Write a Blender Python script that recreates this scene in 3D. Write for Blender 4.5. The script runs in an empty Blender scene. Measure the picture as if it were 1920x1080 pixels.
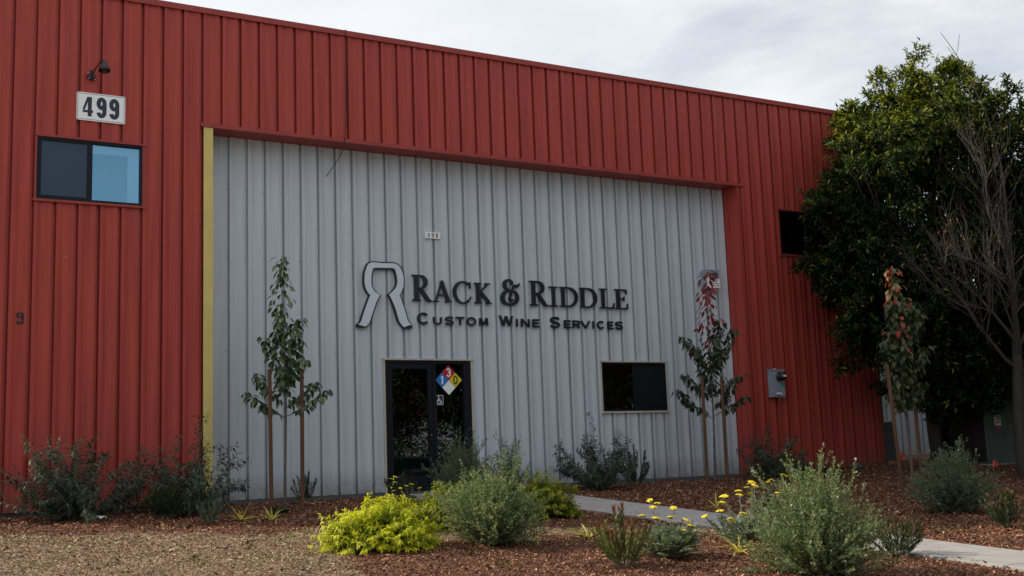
import bpy, bmesh, math, random
import numpy as np
from mathutils import Matrix, Vector

rng = np.random.default_rng(7)
random.seed(7)
scene = bpy.context.scene
COL = scene.collection

# ------------------------------------------------------------------ camera
cam_d = bpy.data.cameras.new('camera')
cam_d.sensor_width = 36.0
cam_d.lens = 40.668
cam_d.clip_start = 0.1
cam_d.clip_end = 2000
cam = bpy.data.objects.new('camera', cam_d)
COL.objects.link(cam)
CAM = np.array([-4.8168, -17.4622, 0.55])
_r = (0.86340924, -0.50322384, -0.03592018)
_u = (-0.04097879, -0.1409169, 0.98917297)
_w = (0.50283718, 0.85258911, 0.14229046)
cam.matrix_world = Matrix(((_r[0], _u[0], -_w[0], CAM[0]), (_r[1], _u[1], -_w[1], CAM[1]),
                           (_r[2], _u[2], -_w[2], CAM[2]), (0, 0, 0, 1)))
scene.camera = cam

# ------------------------------------------------------------------ sky, sun, exposure
SUN_EL = math.radians(32)
SUN_AZ = math.atan2(-0.8, 0.6)          # measured from +Y towards +X
world = bpy.data.worlds.new('World')
scene.world = world
world.use_nodes = True
nt = world.node_tree
nt.nodes.clear()
out = nt.nodes.new('ShaderNodeOutputWorld')
bg = nt.nodes.new('ShaderNodeBackground')
sky = nt.nodes.new('ShaderNodeTexSky')
sky.sky_type = 'NISHITA'
sky.sun_disc = False
sky.sun_elevation = SUN_EL
sky.sun_rotation = SUN_AZ % (2 * math.pi)
sky.air_density = 1.0
sky.dust_density = 1.2
bg.inputs['Strength'].default_value = 0.1
tc = nt.nodes.new('ShaderNodeTexCoord')
mp = nt.nodes.new('ShaderNodeMapping')
mp.inputs['Scale'].default_value = (1.0, 1.0, 2.6)
mp.inputs['Location'].default_value = (0.35, 0.1, 0.2)
nz = nt.nodes.new('ShaderNodeTexNoise')
nz.inputs['Scale'].default_value = 2.3
nz.inputs['Detail'].default_value = 9
nz.inputs['Roughness'].default_value = 0.56
nz.inputs['Distortion'].default_value = 0.35
cr = nt.nodes.new('ShaderNodeValToRGB')          # cloud cover
cr.color_ramp.elements[0].position = 0.30
cr.color_ramp.elements[0].color = (0.35, 0.35, 0.35, 1)
cr.color_ramp.elements[1].position = 0.52
cr.color_ramp.elements[1].color = (0.97, 0.97, 0.97, 1)
nz2 = nt.nodes.new('ShaderNodeTexNoise')
nz2.inputs['Scale'].default_value = 3.1
nz2.inputs['Detail'].default_value = 8
nz2.inputs['Roughness'].default_value = 0.6
cc = nt.nodes.new('ShaderNodeValToRGB')          # cloud brightness
cc.color_ramp.elements[0].position = 0.33
cc.color_ramp.elements[0].color = (7.9, 8.4, 9.0, 1)
cc.color_ramp.elements[1].position = 0.62
cc.color_ramp.elements[1].color = (9.4, 9.7, 10.0, 1)
mx = nt.nodes.new('ShaderNodeMix')
mx.data_type = 'RGBA'
lk = nt.links.new
lk(tc.outputs['Generated'], mp.inputs['Vector'])
lk(mp.outputs['Vector'], nz.inputs['Vector'])
lk(mp.outputs['Vector'], nz2.inputs['Vector'])
lk(nz.outputs['Fac'], cr.inputs['Fac'])
lk(nz2.outputs['Fac'], cc.inputs['Fac'])
lk(cr.outputs['Color'], mx.inputs['Factor'])
lk(sky.outputs['Color'], mx.inputs['A'])
lk(cc.outputs['Color'], mx.inputs['B'])
lk(mx.outputs['Result'], bg.inputs['Color'])
lk(bg.outputs['Background'], out.inputs['Surface'])

sun_d = bpy.data.lights.new('sun', 'SUN')
sun_d.energy = 5.0
sun_d.angle = math.radians(1.2)
sun_d.color = (1.0, 0.90, 0.74)
sun = bpy.data.objects.new('sun', sun_d)
COL.objects.link(sun)
_sd = Vector((math.sin(SUN_AZ) * math.cos(SUN_EL), math.cos(SUN_AZ) * math.cos(SUN_EL), math.sin(SUN_EL)))
sun.rotation_euler = _sd.to_track_quat('Z', 'Y').to_euler()
sun.location = _sd * 60

vs = scene.view_settings
vs.view_transform = 'Standard'
vs.look = 'None'
vs.exposure = 0.0
vs.gamma = 1.0
vs.use_curve_mapping = False


# ------------------------------------------------------------------ helpers
def set_in(node, name, val):
    if name in node.inputs:
        node.inputs[name].default_value = val


def mat(name, col, rough=0.6, spec=0.5, metal=0.0, var=0.0, scale=6.0, bump=0.0, bscale=40.0, stretch=(1, 1, 1), coord='Object'):
    m = bpy.data.materials.new(name)
    m.use_nodes = True
    t = m.node_tree
    b = t.nodes['Principled BSDF']
    b.inputs['Base Color'].default_value = (*col, 1)
    b.inputs['Roughness'].default_value = rough
    set_in(b, 'Specular IOR Level', spec)
    b.inputs['Metallic'].default_value = metal
    if var > 0 or bump > 0:
        c = t.nodes.new('ShaderNodeTexCoord')
        mpn = t.nodes.new('ShaderNodeMapping')
        mpn.inputs['Scale'].default_value = stretch
        t.links.new(c.outputs[coord], mpn.inputs['Vector'])
        if var > 0:
            n = t.nodes.new('ShaderNodeTexNoise')
            n.inputs['Scale'].default_value = scale
            n.inputs['Detail'].default_value = 6
            n.inputs['Roughness'].default_value = 0.6
            r = t.nodes.new('ShaderNodeValToRGB')
            r.color_ramp.elements[0].position = 0.3
            r.color_ramp.elements[1].position = 0.7
            r.color_ramp.elements[0].color = (*[max(0, x * (1 - var)) for x in col], 1)
            r.color_ramp.elements[1].color = (*[min(1, x * (1 + var)) for x in col], 1)
            t.links.new(mpn.outputs['Vector'], n.inputs['Vector'])
            t.links.new(n.outputs['Fac'], r.inputs['Fac'])
            t.links.new(r.outputs['Color'], b.inputs['Base Color'])
        if bump > 0:
            n2 = t.nodes.new('ShaderNodeTexNoise')
            n2.inputs['Scale'].default_value = bscale
            n2.inputs['Detail'].default_value = 4
            bp = t.nodes.new('ShaderNodeBump')
            bp.inputs['Strength'].default_value = bump
            bp.inputs['Distance'].default_value = 0.01
            t.links.new(mpn.outputs['Vector'], n2.inputs['Vector'])
            t.links.new(n2.outputs['Fac'], bp.inputs['Height'])
            t.links.new(bp.outputs['Normal'], b.inputs['Normal'])
    return m


def leaf_mat(name, stops, rough=0.5, trans=0.3, spec=0.35, tcol=None):
    """stops: list of (pos, colour) driven by the random number carried by each leaf."""
    m = bpy.data.materials.new(name)
    m.use_nodes = True
    t = m.node_tree
    b = t.nodes['Principled BSDF']
    o = t.nodes['Material Output']
    a = t.nodes.new('ShaderNodeAttribute')
    a.attribute_name = 'rnd'
    r = t.nodes.new('ShaderNodeValToRGB')
    while len(r.color_ramp.elements) < len(stops):
        r.color_ramp.elements.new(0.5)
    for e, (p, c) in zip(r.color_ramp.elements, stops):
        e.position = p
        e.color = (*c, 1)
    t.links.new(a.outputs['Fac'], r.inputs['Fac'])
    t.links.new(r.outputs['Color'], b.inputs['Base Color'])
    b.inputs['Roughness'].default_value = rough
    set_in(b, 'Specular IOR Level', spec)
    if trans > 0:
        tr = t.nodes.new('ShaderNodeBsdfTranslucent')
        g = t.nodes.new('ShaderNodeMix')
        g.data_type = 'RGBA'
        g.blend_type = 'MULTIPLY'
        g.inputs['Factor'].default_value = 1
        g.inputs['B'].default_value = (*(tcol or (1.5, 1.6, 0.8)), 1)
        t.links.new(r.outputs['Color'], g.inputs['A'])
        t.links.new(g.outputs['Result'], tr.inputs['Color'])
        ms = t.nodes.new('ShaderNodeMixShader')
        ms.inputs['Fac'].default_value = trans
        t.links.new(b.outputs['BSDF'], ms.inputs[1])
        t.links.new(tr.outputs['BSDF'], ms.inputs[2])
        t.links.new(ms.outputs['Shader'], o.inputs['Surface'])
    return m


def glass_mat(name, tint, refl, rough=0.01, coat=(0.95, 0.97, 1)):
    """window glass: looks through, plus an angle-dependent mirror image."""
    m = bpy.data.materials.new(name)
    m.use_nodes = True
    t = m.node_tree
    t.nodes.remove(t.nodes['Principled BSDF'])
    o = t.nodes['Material Output']
    tr = t.nodes.new('ShaderNodeBsdfTransparent')
    tr.inputs['Color'].default_value = (*tint, 1)
    gl = t.nodes.new('ShaderNodeBsdfGlossy')
    gl.inputs['Roughness'].default_value = rough
    gl.inputs['Color'].default_value = (*coat, 1)
    lw = t.nodes.new('ShaderNodeFresnel')
    lw.inputs['IOR'].default_value = 1.5
    ad = t.nodes.new('ShaderNodeMath')
    ad.operation = 'ADD'
    ad.use_clamp = True
    ad.inputs[1].default_value = refl
    ms = t.nodes.new('ShaderNodeMixShader')
    t.links.new(lw.outputs['Fac'], ad.inputs[0])
    t.links.new(ad.outputs['Value'], ms.inputs['Fac'])
    t.links.new(tr.outputs['BSDF'], ms.inputs[1])
    t.links.new(gl.outputs['BSDF'], ms.inputs[2])
    t.links.new(ms.outputs['Shader'], o.inputs['Surface'])
    return m


def mesh_np(name, V, F, rnd=None, smooth=False):
    """fast mesh from arrays: V (n,3), F (m,3 or 4)."""
    V = np.asarray(V, dtype=np.float32).reshape(-1, 3)
    F = np.asarray(F, dtype=np.int32)
    me = bpy.data.meshes.new(name)
    k = F.shape[1]
    me.vertices.add(len(V))
    me.vertices.foreach_set('co', V.ravel())
    me.loops.add(F.size)
    me.loops.foreach_set('vertex_index', F.ravel())
    me.polygons.add(len(F))
    me.polygons.foreach_set('loop_start', np.arange(0, F.size, k, dtype=np.int32))
    if smooth:
        me.polygons.foreach_set('use_smooth', np.ones(len(F), dtype=bool))
    me.update(calc_edges=True)
    if rnd is not None:
        at = me.attributes.new('rnd', 'FLOAT', 'FACE')
        at.data.foreach_set('value', np.asarray(rnd, dtype=np.float32))
    return me


def mesh_py(name, V, F, smooth=False):
    me = bpy.data.meshes.new(name)
    me.from_pydata([tuple(map(float, v)) for v in V], [], [tuple(f) for f in F])
    me.update()
    if smooth:
        for p in me.polygons:
            p.use_smooth = True
    return me


def link(name, me, m=None, parent=None):
    o = bpy.data.objects.new(name, me)
    COL.objects.link(o)
    if me is not None and m is not None and len(me.materials) == 0:
        me.materials.append(m)
    if parent is not None:
        o.parent = parent
    return o


def thing(name, label, cat, loc=(0, 0, 0), rz=0.0, group=None):
    o = bpy.data.objects.new(name, None)
    o.empty_display_size = 0.2
    COL.objects.link(o)
    o.location = loc
    o.rotation_euler = (0, 0, rz)
    o['label'] = label
    o['category'] = cat
    if group:
        o['group'] = group
    return o


def tag(o, label, cat, group=None):
    o['label'] = label
    o['category'] = cat
    if group:
        o['group'] = group
    return o


class MB:
    """collects simple solids in world space; build() makes one mesh, shifted to its thing's origin."""

    def __init__(self):
        self.v, self.f = [], []

    def add(self, V, F):
        n = len(self.v)
        self.v += [tuple(v) for v in V]
        self.f += [tuple(i + n for i in f) for f in F]
        return self

    def box(self, x0, x1, y0, y1, z0, z1):
        V = [(x0, y0, z0), (x1, y0, z0), (x1, y1, z0), (x0, y1, z0), (x0, y0, z1), (x1, y0, z1), (x1, y1, z1), (x0, y1, z1)]
        F = [(3, 2, 1, 0), (4, 5, 6, 7), (0, 1, 5, 4), (1, 2, 6, 5), (2, 3, 7, 6), (3, 0, 4, 7)]
        return self.add(V, F)

    def tube(self, pts, rad, sides=8, cap=True):
        V, F = tube_arrays(pts, rad, sides)
        F = [tuple(f) for f in F]
        if cap:
            F.append(tuple(range(sides - 1, -1, -1)))
            n = len(V) - sides
            F.append(tuple(range(n, n + sides)))
        return self.add(V, F)

    def lathe(self, c, axis, prof, sides=16):
        """prof: list of (along, radius) along axis from c."""
        axis = np.array(axis, float)
        axis /= np.linalg.norm(axis)
        a = np.cross(axis, (0, 0, 1.0))
        if np.linalg.norm(a) < 1e-3:
            a = np.array((1.0, 0, 0))
        a /= np.linalg.norm(a)
        b = np.cross(axis, a)
        V, F = [], []
        for h, r in prof:
            for k in range(sides):
                t = 2 * math.pi * k / sides
                V.append(np.array(c) + axis * h + (a * math.cos(t) + b * math.sin(t)) * max(r, 1e-5))
        for i in range(len(prof) - 1):
            for k in range(sides):
                k2 = (k + 1) % sides
                F.append((i * sides + k, i * sides + k2, (i + 1) * sides + k2, (i + 1) * sides + k))
        F.append(tuple(range(sides - 1, -1, -1)))
        n = (len(prof) - 1) * sides
        F.append(tuple(range(n, n + sides)))
        return self.add(V, F)

    def prism_xz(self, poly, y0, y1):
        """closed polygon in x,z extruded from y0 (front) to y1 (back)."""
        n = len(poly)
        V = [(x, y0, z) for x, z in poly] + [(x, y1, z) for x, z in poly]
        F = [tuple(range(n)), tuple(range(2 * n - 1, n - 1, -1))]
        F += [(i, n + i, n + (i + 1) % n, (i + 1) % n) for i in range(n)]
        return self.add(V, F)

    def strip_xz(self, pairs, y0, y1):
        """ribbon given by (left, right) point pairs in x,z, extruded."""
        n = len(pairs)
        V = []
        for (a, b) in pairs:
            V += [(a[0], y0, a[1]), (b[0], y0, b[1]), (a[0], y1, a[1]), (b[0], y1, b[1])]
        F = []
        for i in range(n - 1):
            k, j = 4 * i, 4 * i + 4
            F += [(k, k + 1, j + 1, j), (k + 2, j + 2, j + 3, k + 3), (k, j, j + 2, k + 2), (k + 1, k + 3, j + 3, j + 1)]
        F += [(0, 2, 3, 1), (4 * n - 4, 4 * n - 3, 4 * n - 1, 4 * n - 2)]
        return self.add(V, F)

    def build(self, name, m, root=None, parent=None, bevel=0.0, smooth=False):
        off = np.array(root.location) if root is not None else np.zeros(3)
        me = mesh_py(name, np.array(self.v) - off, self.f, smooth)
        bm = bmesh.new()
        bm.from_mesh(me)
        bmesh.ops.recalc_face_normals(bm, faces=bm.faces)
        if bevel > 0:
            bmesh.ops.bevel(bm, geom=list(bm.edges), offset=bevel, segments=2, affect='EDGES', profile=0.6)
        bm.to_mesh(me)
        bm.free()
        return link(name, me, m, parent if parent is not None else root)


def tube_arrays(pts, rad, sides=5):
    P = np.asarray(pts, float)
    n = len(P)
    R = np.full(n, rad, float) if np.isscalar(rad) else np.asarray(rad, float)
    T = np.gradient(P, axis=0)
    T /= np.linalg.norm(T, axis=1)[:, None] + 1e-12
    ref = np.array((0, 0, 1.0)) if abs(T[:, 2]).mean() < 0.85 else np.array((1.0, 0, 0))
    A = np.cross(T, ref)
    A /= np.linalg.norm(A, axis=1)[:, None] + 1e-12
    B = np.cross(T, A)
    ang = np.arange(sides) * 2 * math.pi / sides
    V = P[:, None, :] + R[:, None, None] * (A[:, None, :] * np.cos(ang)[None, :, None] + B[:, None, :] * np.sin(ang)[None, :, None])
    V = V.reshape(-1, 3)
    i = np.arange(n - 1)[:, None] * sides
    k = np.arange(sides)[None, :]
    k2 = (k + 1) % sides
    F = np.stack([i + k, i + k2, i + sides + k2, i + sides + k], -1).reshape(-1, 4)
    return V, F


class Tubes:
    def __init__(self):
        self.V, self.F, self.n = [], [], 0

    def add(self, pts, rad, sides=5):
        V, F = tube_arrays(pts, rad, sides)
        self.V.append(V)
        self.F.append(F + self.n)
        self.n += len(V)

    def obj(self, name, m, parent):
        return link(name, mesh_np(name, np.concatenate(self.V), np.concatenate(self.F), smooth=True), m, parent)


def unit(v):
    v = np.asarray(v, float)
    return v / (np.linalg.norm(v, axis=-1, keepdims=True) + 1e-12)


class Leaves:
    """gathers leaves (base point, direction, normal, length, width, random number)."""

    def __init__(self):
        self.a = [[], [], [], [], [], []]

    def add(self, P, D, N, L, W, rnd):
        n = len(P)
        for lst, x, w in zip(self.a, (P, D, N), (3, 3, 3)):
            lst.append(np.asarray(x, float).reshape(n, w))
        for lst, x in zip(self.a[3:], (L, W, rnd)):
            lst.append(np.broadcast_to(np.asarray(x, float), (n,)).copy())

    def arrays(self, full=False, droop=0.25, fold=0.25):
        P, D, N = (np.concatenate(x) for x in self.a[:3])
        L, W, R = (np.concatenate(x)[:, None] for x in self.a[3:])
        D = unit(D)
        S = unit(np.cross(D, N))
        N = unit(np.cross(S, D))
        n = len(P)
        if not full:
            b = P
            mid = P + D * L * 0.42
            l = mid + S * W * 0.5 + N * W * fold
            r = mid - S * W * 0.5 + N * W * fold
            t = P + D * L - N * L * droop
            V = np.stack([b, r, t, l], 1).reshape(-1, 3)
            o = np.arange(n)[:, None] * 4
            F = np.concatenate([o + np.array([[0, 1, 2]]), o + np.array([[0, 2, 3]])], 1).reshape(-1, 3)
            rn = np.repeat(R[:, 0], 2)
        else:
            b = P
            c1 = P + D * L * 0.38 - N * L * droop * 0.1
            c2 = P + D * L * 0.74 - N * L * droop * 0.5
            t = P + D * L * 0.97 - N * L * droop
            l1, r1 = c1 + S * W * 0.5 + N * W * fold, c1 - S * W * 0.5 + N * W * fold
            l2, r2 = c2 + S * W * 0.33 + N * W * fold * 0.6, c2 - S * W * 0.33 + N * W * fold * 0.6
            V = np.stack([b, c1, c2, t, l1, r1, l2, r2], 1).reshape(-1, 3)
            o = np.arange(n)[:, None] * 8
            tri = [(0, 5, 1), (0, 1, 4), (1, 5, 7), (1, 7, 2), (1, 2, 6), (1, 6, 4), (2, 7, 3), (2, 3, 6)]
            F = np.concatenate([o + np.array([q]) for q in tri], 1).reshape(-1, 3)
            rn = np.repeat(R[:, 0], 8)
        return V, F, rn

    def obj(self, name, m, parent, full=False, droop=0.25, fold=0.25):
        V, F, rn = self.arrays(full, droop, fold)
        return link(name, mesh_np(name, V, F, rn), m, parent)


def rand_dirs(n, zlo=-1.0, zhi=1.0):
    z = rng.uniform(zlo, zhi, n)
    a = rng.uniform(0, 2 * math.pi, n)
    s = np.sqrt(np.maximum(0, 1 - z * z))
    return np.stack([s * np.cos(a), s * np.sin(a), z], 1)


def catmull(pts, n=6, closed=False):
    P = np.asarray(pts, float)
    res = []
    m = len(P)
    for i in range(m - 1):
        p0, p1, p2, p3 = P[max(i - 1, 0)], P[i], P[i + 1], P[min(i + 2, m - 1)]
        for k in range(n):
            t = k / n
            res.append(0.5 * ((2 * p1) + (-p0 + p2) * t + (2 * p0 - 5 * p1 + 4 * p2 - p3) * t * t + (-p0 + 3 * p1 - 3 * p2 + p3) * t ** 3))
    res.append(P[-1])
    return np.array(res)


# ------------------------------------------------------------------ ground shape
def smooth01(t):
    t = np.clip(t, 0, 1)
    return t * t * (3 - 2 * t)


def zg(x, y, rough=False):
    x = np.asarray(x, float)
    y = np.asarray(y, float)
    z = 0.062 * np.clip(y + 0.5, -13.0, 0) - 0.06
    z = z + smooth01((x - 11.5) / 3) * smooth01((y + 5) / 3.5) * 0.16
    if rough:
        b = (np.sin(x * 3.1 + 1.3 * np.sin(y * 2.3)) + np.sin(y * 4.7 + 0.8 * np.sin(x * 3.7)) + np.sin(x * 7.3 - y * 6.1)) * 0.008
        pc = 4.69 - 0.05 * y
        keep = smooth01((np.abs(x - pc) - 0.7) / 0.35) * smooth01((y + 13.2) / 1.0)
        z = z + b * keep - 0.03 * (1 - smooth01((np.abs(x - pc) - 0.45) / 0.15))
    return z


def dry_zone(x, y):
    """1 where pale dry wood chips lie, 0 where red-brown bark mulch lies (a diagonal trodden strip)."""
    w = 0.18 * np.sin(x * 2.1 + 0.7 * np.sin(y * 3)) + 0.12 * np.sin(x * 5.3 + y * 3.1) + 0.06 * np.sin(y * 9 + x * 4)
    back = -3.75 - 0.55 * (x - 0.0) - 0.0 * y + np.where(x > 0, -0.0 + 0.13 * x, 0)
    back = np.interp(x, [-9, -3.0, 0.2, 2.4, 4.4], [-0.2, -2.35, -4.15, -4.95, -6.0])
    front = np.interp(x, [-9, -1.2, -0.5, 0.2, 1.2, 2.6, 4.4], [-14, -14, -6.9, -5.7, -5.5, -5.75, -6.75])
    a = smooth01((back + w - y) / 0.35 + 0.5)
    b = smooth01((y - front + w) / 0.35 + 0.5)
    return a * b * (x < 4.5)


# ------------------------------------------------------------------ materials
M = {}


def metal_panel_mat(name, col, streak=0.15):
    m = bpy.data.materials.new(name)
    m.use_nodes = True
    t = m.node_tree
    b = t.nodes['Principled BSDF']
    b.inputs['Roughness'].default_value = 0.5
    set_in(b, 'Specular IOR Level', 0.25)
    c = t.nodes.new('ShaderNodeTexCoord')
    m1 = t.nodes.new('ShaderNodeMapping')
    m1.inputs['Scale'].default_value = (7.0, 7.0, 0.35)
    n1 = t.nodes.new('ShaderNodeTexNoise')
    n1.inputs['Scale'].default_value = 1.6
    n1.inputs['Detail'].default_value = 7
    n2 = t.nodes.new('ShaderNodeTexNoise')
    n2.inputs['Scale'].default_value = 160
    n2.inputs['Detail'].default_value = 2
    r1 = t.nodes.new('ShaderNodeValToRGB')
    r1.color_ramp.elements[0].position = 0.32
    r1.color_ramp.elements[1].position = 0.68
    r1.color_ramp.elements[0].color = (*[x * (1 - streak) for x in col], 1)
    r1.color_ramp.elements[1].color = (*[x * (1 + streak) for x in col], 1)
    sp = t.nodes.new('ShaderNodeMix')
    sp.data_type = 'RGBA'
    sp.blend_type = 'OVERLAY'
    sp.inputs['Factor'].default_value = 0.22
    L = t.links.new
    L(c.outputs['Object'], m1.inputs['Vector'])
    L(m1.outputs['Vector'], n1.inputs['Vector'])
    L(c.outputs['Object'], n2.inputs['Vector'])
    L(n1.outputs['Fac'], r1.inputs['Fac'])
    L(r1.outputs['Color'], sp.inputs['A'])
    L(n2.outputs['Fac'], sp.inputs['B'])
    # pale flecks of chipped paint
    vo = t.nodes.new('ShaderNodeTexVoronoi')
    vo.inputs['Scale'].default_value = 2.3
    lt = t.nodes.new('ShaderNodeMath')
    lt.operation = 'LESS_THAN'
    lt.inputs[1].default_value = 0.022
    fl = t.nodes.new('ShaderNodeMix')
    fl.data_type = 'RGBA'
    fl.inputs['B'].default_value = (*[min(1, x * 0.6 + 0.3) for x in col], 1)
    L(c.outputs['Object'], vo.inputs['Vector'])
    L(vo.outputs['Distance'], lt.inputs[0])
    L(lt.outputs['Value'], fl.inputs['Factor'])
    L(sp.outputs['Result'], fl.inputs['A'])
    sz = t.nodes.new('ShaderNodeSeparateXYZ')
    L(c.outputs['Object'], sz.inputs['Vector'])
    mr = t.nodes.new('ShaderNodeMapRange')
    mr.inputs['From Min'].default_value = 0.42
    mr.inputs['From Max'].default_value = 0.0
    n4 = t.nodes.new('ShaderNodeTexNoise')
    n4.inputs['Scale'].default_value = 9
    n4.inputs['Detail'].default_value = 8
    mu = t.nodes.new('ShaderNodeMath')
    mu.operation = 'MULTIPLY'
    mu.use_clamp = True
    L(sz.outputs['Z'], mr.inputs['Value'])
    L(c.outputs['Object'], n4.inputs['Vector'])
    L(mr.outputs['Result'], mu.inputs[0])
    L(n4.outputs['Fac'], mu.inputs[1])
    gr = t.nodes.new('ShaderNodeMix')          # splashed soil along the foot of the wall
    gr.data_type = 'RGBA'
    gr.inputs['B'].default_value = (0.16, 0.11, 0.08, 1)
    L(mu.outputs['Value'], gr.inputs['Factor'])
    L(fl.outputs['Result'], gr.inputs['A'])
    L(gr.outputs['Result'], b.inputs['Base Color'])
    n3 = t.nodes.new('ShaderNodeTexNoise')
    n3.inputs['Scale'].default_value = 2.2
    n3.inputs['Detail'].default_value = 2
    bp = t.nodes.new('ShaderNodeBump')
    bp.inputs['Strength'].default_value = 0.25
    bp.inputs['Distance'].default_value = 0.02
    L(c.outputs['Object'], n3.inputs['Vector'])
    L(n3.outputs['Fac'], bp.inputs['Height'])
    L(bp.outputs['Normal'], b.inputs['Normal'])
    return m


M['red'] = metal_panel_mat('red_painted_steel', (0.39, 0.058, 0.045))
M['red_trim'] = mat('red_trim_steel', (0.325, 0.048, 0.040), 0.45, 0.3, var=0.12, scale=3)
M['grey'] = metal_panel_mat('grey_painted_steel', (0.53, 0.59, 0.645), 0.07)
M['tan'] = mat('tan_trim_steel', (0.66, 0.54, 0.19), 0.55, 0.2, var=0.12, scale=2.0)
M['cream'] = mat('cream_trim', (0.50, 0.46, 0.38), 0.5, var=0.08, scale=4)
M['black_alu'] = mat('black_anodised_aluminium', (0.008, 0.011, 0.018), 0.5, 0.2)
M['glass'] = glass_mat('clear_glass', (0.62, 0.66, 0.66), 0.05)
M['glass_dark'] = glass_mat('tinted_glass', (0.35, 0.37, 0.38), 0.05)
M['glass_sky'] = glass_mat('reflective_glass', (0.80, 0.90, 0.96), 0.18, 0.01, (0.34, 0.68, 0.92))
M['screen'] = glass_mat('insect_screen', (0.45, 0.5, 0.55), -0.02, 0.5)
_t = M['screen'].node_tree
_df = _t.nodes.new('ShaderNodeBsdfDiffuse')
_df.inputs['Color'].default_value = (0.085, 0.135, 0.205, 1)
_ms = _t.nodes.new('ShaderNodeMixShader')
_ms.inputs['Fac'].default_value = 0.6
_o = _t.nodes['Material Output']
_src = _o.inputs['Surface'].links[0].from_socket
_t.links.new(_src, _ms.inputs[1])
_t.links.new(_df.outputs['BSDF'], _ms.inputs[2])
_t.links.new(_ms.outputs['Shader'], _o.inputs['Surface'])
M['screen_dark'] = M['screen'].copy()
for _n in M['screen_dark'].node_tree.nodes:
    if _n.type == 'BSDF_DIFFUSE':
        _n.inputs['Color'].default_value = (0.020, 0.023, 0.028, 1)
M['letter'] = mat('black_letter_paint', (0.012, 0.015, 0.026), 0.4)
M['pale_face'] = mat('pale_emblem_face', (0.61, 0.69, 0.78), 0.45, var=0.04, scale=4)
M['white'] = mat('white_sign_paint', (0.90, 0.91, 0.92), 0.45, var=0.03, scale=8)
M['navy'] = mat('navy_print', (0.012, 0.022, 0.05), 0.5)
M['hz_red'] = mat('hazard_red', (0.50, 0.015, 0.03), 0.4)
M['hz_blue'] = mat('hazard_blue', (0.02, 0.20, 0.62), 0.4)
M['hz_yellow'] = mat('hazard_yellow', (0.75, 0.62, 0.02), 0.4)
M['black'] = mat('black_print', (0.01, 0.01, 0.012), 0.5)
M['bronze'] = mat('dark_bronze_lamp', (0.03, 0.022, 0.022), 0.4, metal=0.3)
M['bolt'] = mat('zinc_bolt', (0.55, 0.56, 0.58), 0.35, metal=0.8)
M['screw'] = mat('dark_screw_head', (0.05, 0.05, 0.06), 0.5)
M['cabinet_grey'] = mat('grey_enclosure_paint', (0.27, 0.33, 0.40), 0.45, var=0.08, scale=8)
M['sticker_green'] = mat('green_sticker', (0.02, 0.45, 0.12), 0.5)
M['cable'] = mat('black_cable', (0.01, 0.01, 0.01), 0.5)
M['brass'] = mat('brass_fitting', (0.5, 0.36, 0.12), 0.35, metal=0.9)
M['lens'] = mat('meter_glass_dome', (0.015, 0.016, 0.018), 0.08)
M['stake'] = mat('stained_stake_wood', (0.115, 0.055, 0.026), 0.8, var=0.35, scale=9, bump=0.5, bscale=60, stretch=(1, 1, 0.08))
M['bark'] = mat('young_bark', (0.13, 0.10, 0.085), 0.85, var=0.3, scale=30, bump=0.6, bscale=80, stretch=(1, 1, 0.3))
M['bark_dark'] = mat('dark_bark', (0.045, 0.038, 0.034), 0.9, var=0.35, scale=12, bump=0.8, bscale=30, stretch=(1, 1, 0.3))
M['twig'] = mat('grey_twig', (0.07, 0.06, 0.052), 0.85, var=0.3, scale=20)
M['stem'] = mat('green_stem', (0.13, 0.14, 0.08), 0.7)
M['stem_pale'] = mat('pale_stem', (0.24, 0.21, 0.16), 0.75)
M['concrete'] = mat('path_concrete', (0.36, 0.335, 0.32), 0.85, var=0.12, scale=3.5, bump=0.35, bscale=120)
M['foundation'] = mat('foundation_concrete', (0.10, 0.10, 0.10), 0.9, var=0.2, scale=8)
M['roof'] = mat('roof_steel', (0.45, 0.45, 0.44), 0.5)
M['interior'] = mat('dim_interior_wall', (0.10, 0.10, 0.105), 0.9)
M['interior_blue'] = mat('pale_blue_room_paint', (0.16, 0.46, 0.72), 0.9)
M['cardboard'] = mat('cardboard', (0.36, 0.25, 0.15), 0.9, var=0.1)
M['post'] = mat('galvanised_post', (0.34, 0.36, 0.38), 0.5, var=0.2, scale=6)
M['cab_green'] = mat('utility_green_paint', (0.055, 0.095, 0.082), 0.5, var=0.25, scale=5)
M['ac_grey'] = mat('dark_grey_louvre_paint', (0.10, 0.115, 0.14), 0.5)
M['flag'] = mat('orange_flag_vinyl', (0.80, 0.10, 0.03), 0.6)
M['rock'] = mat('dark_rock', (0.10, 0.085, 0.075), 0.9, var=0.4, scale=20, bump=0.7, bscale=25)
M['paper'] = mat('white_litter', (0.75, 0.76, 0.78), 0.8)
M['asphalt'] = mat('lot_concrete', (0.42, 0.40, 0.37), 0.9, var=0.25, scale=30, bump=0.5, bscale=150)

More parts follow.
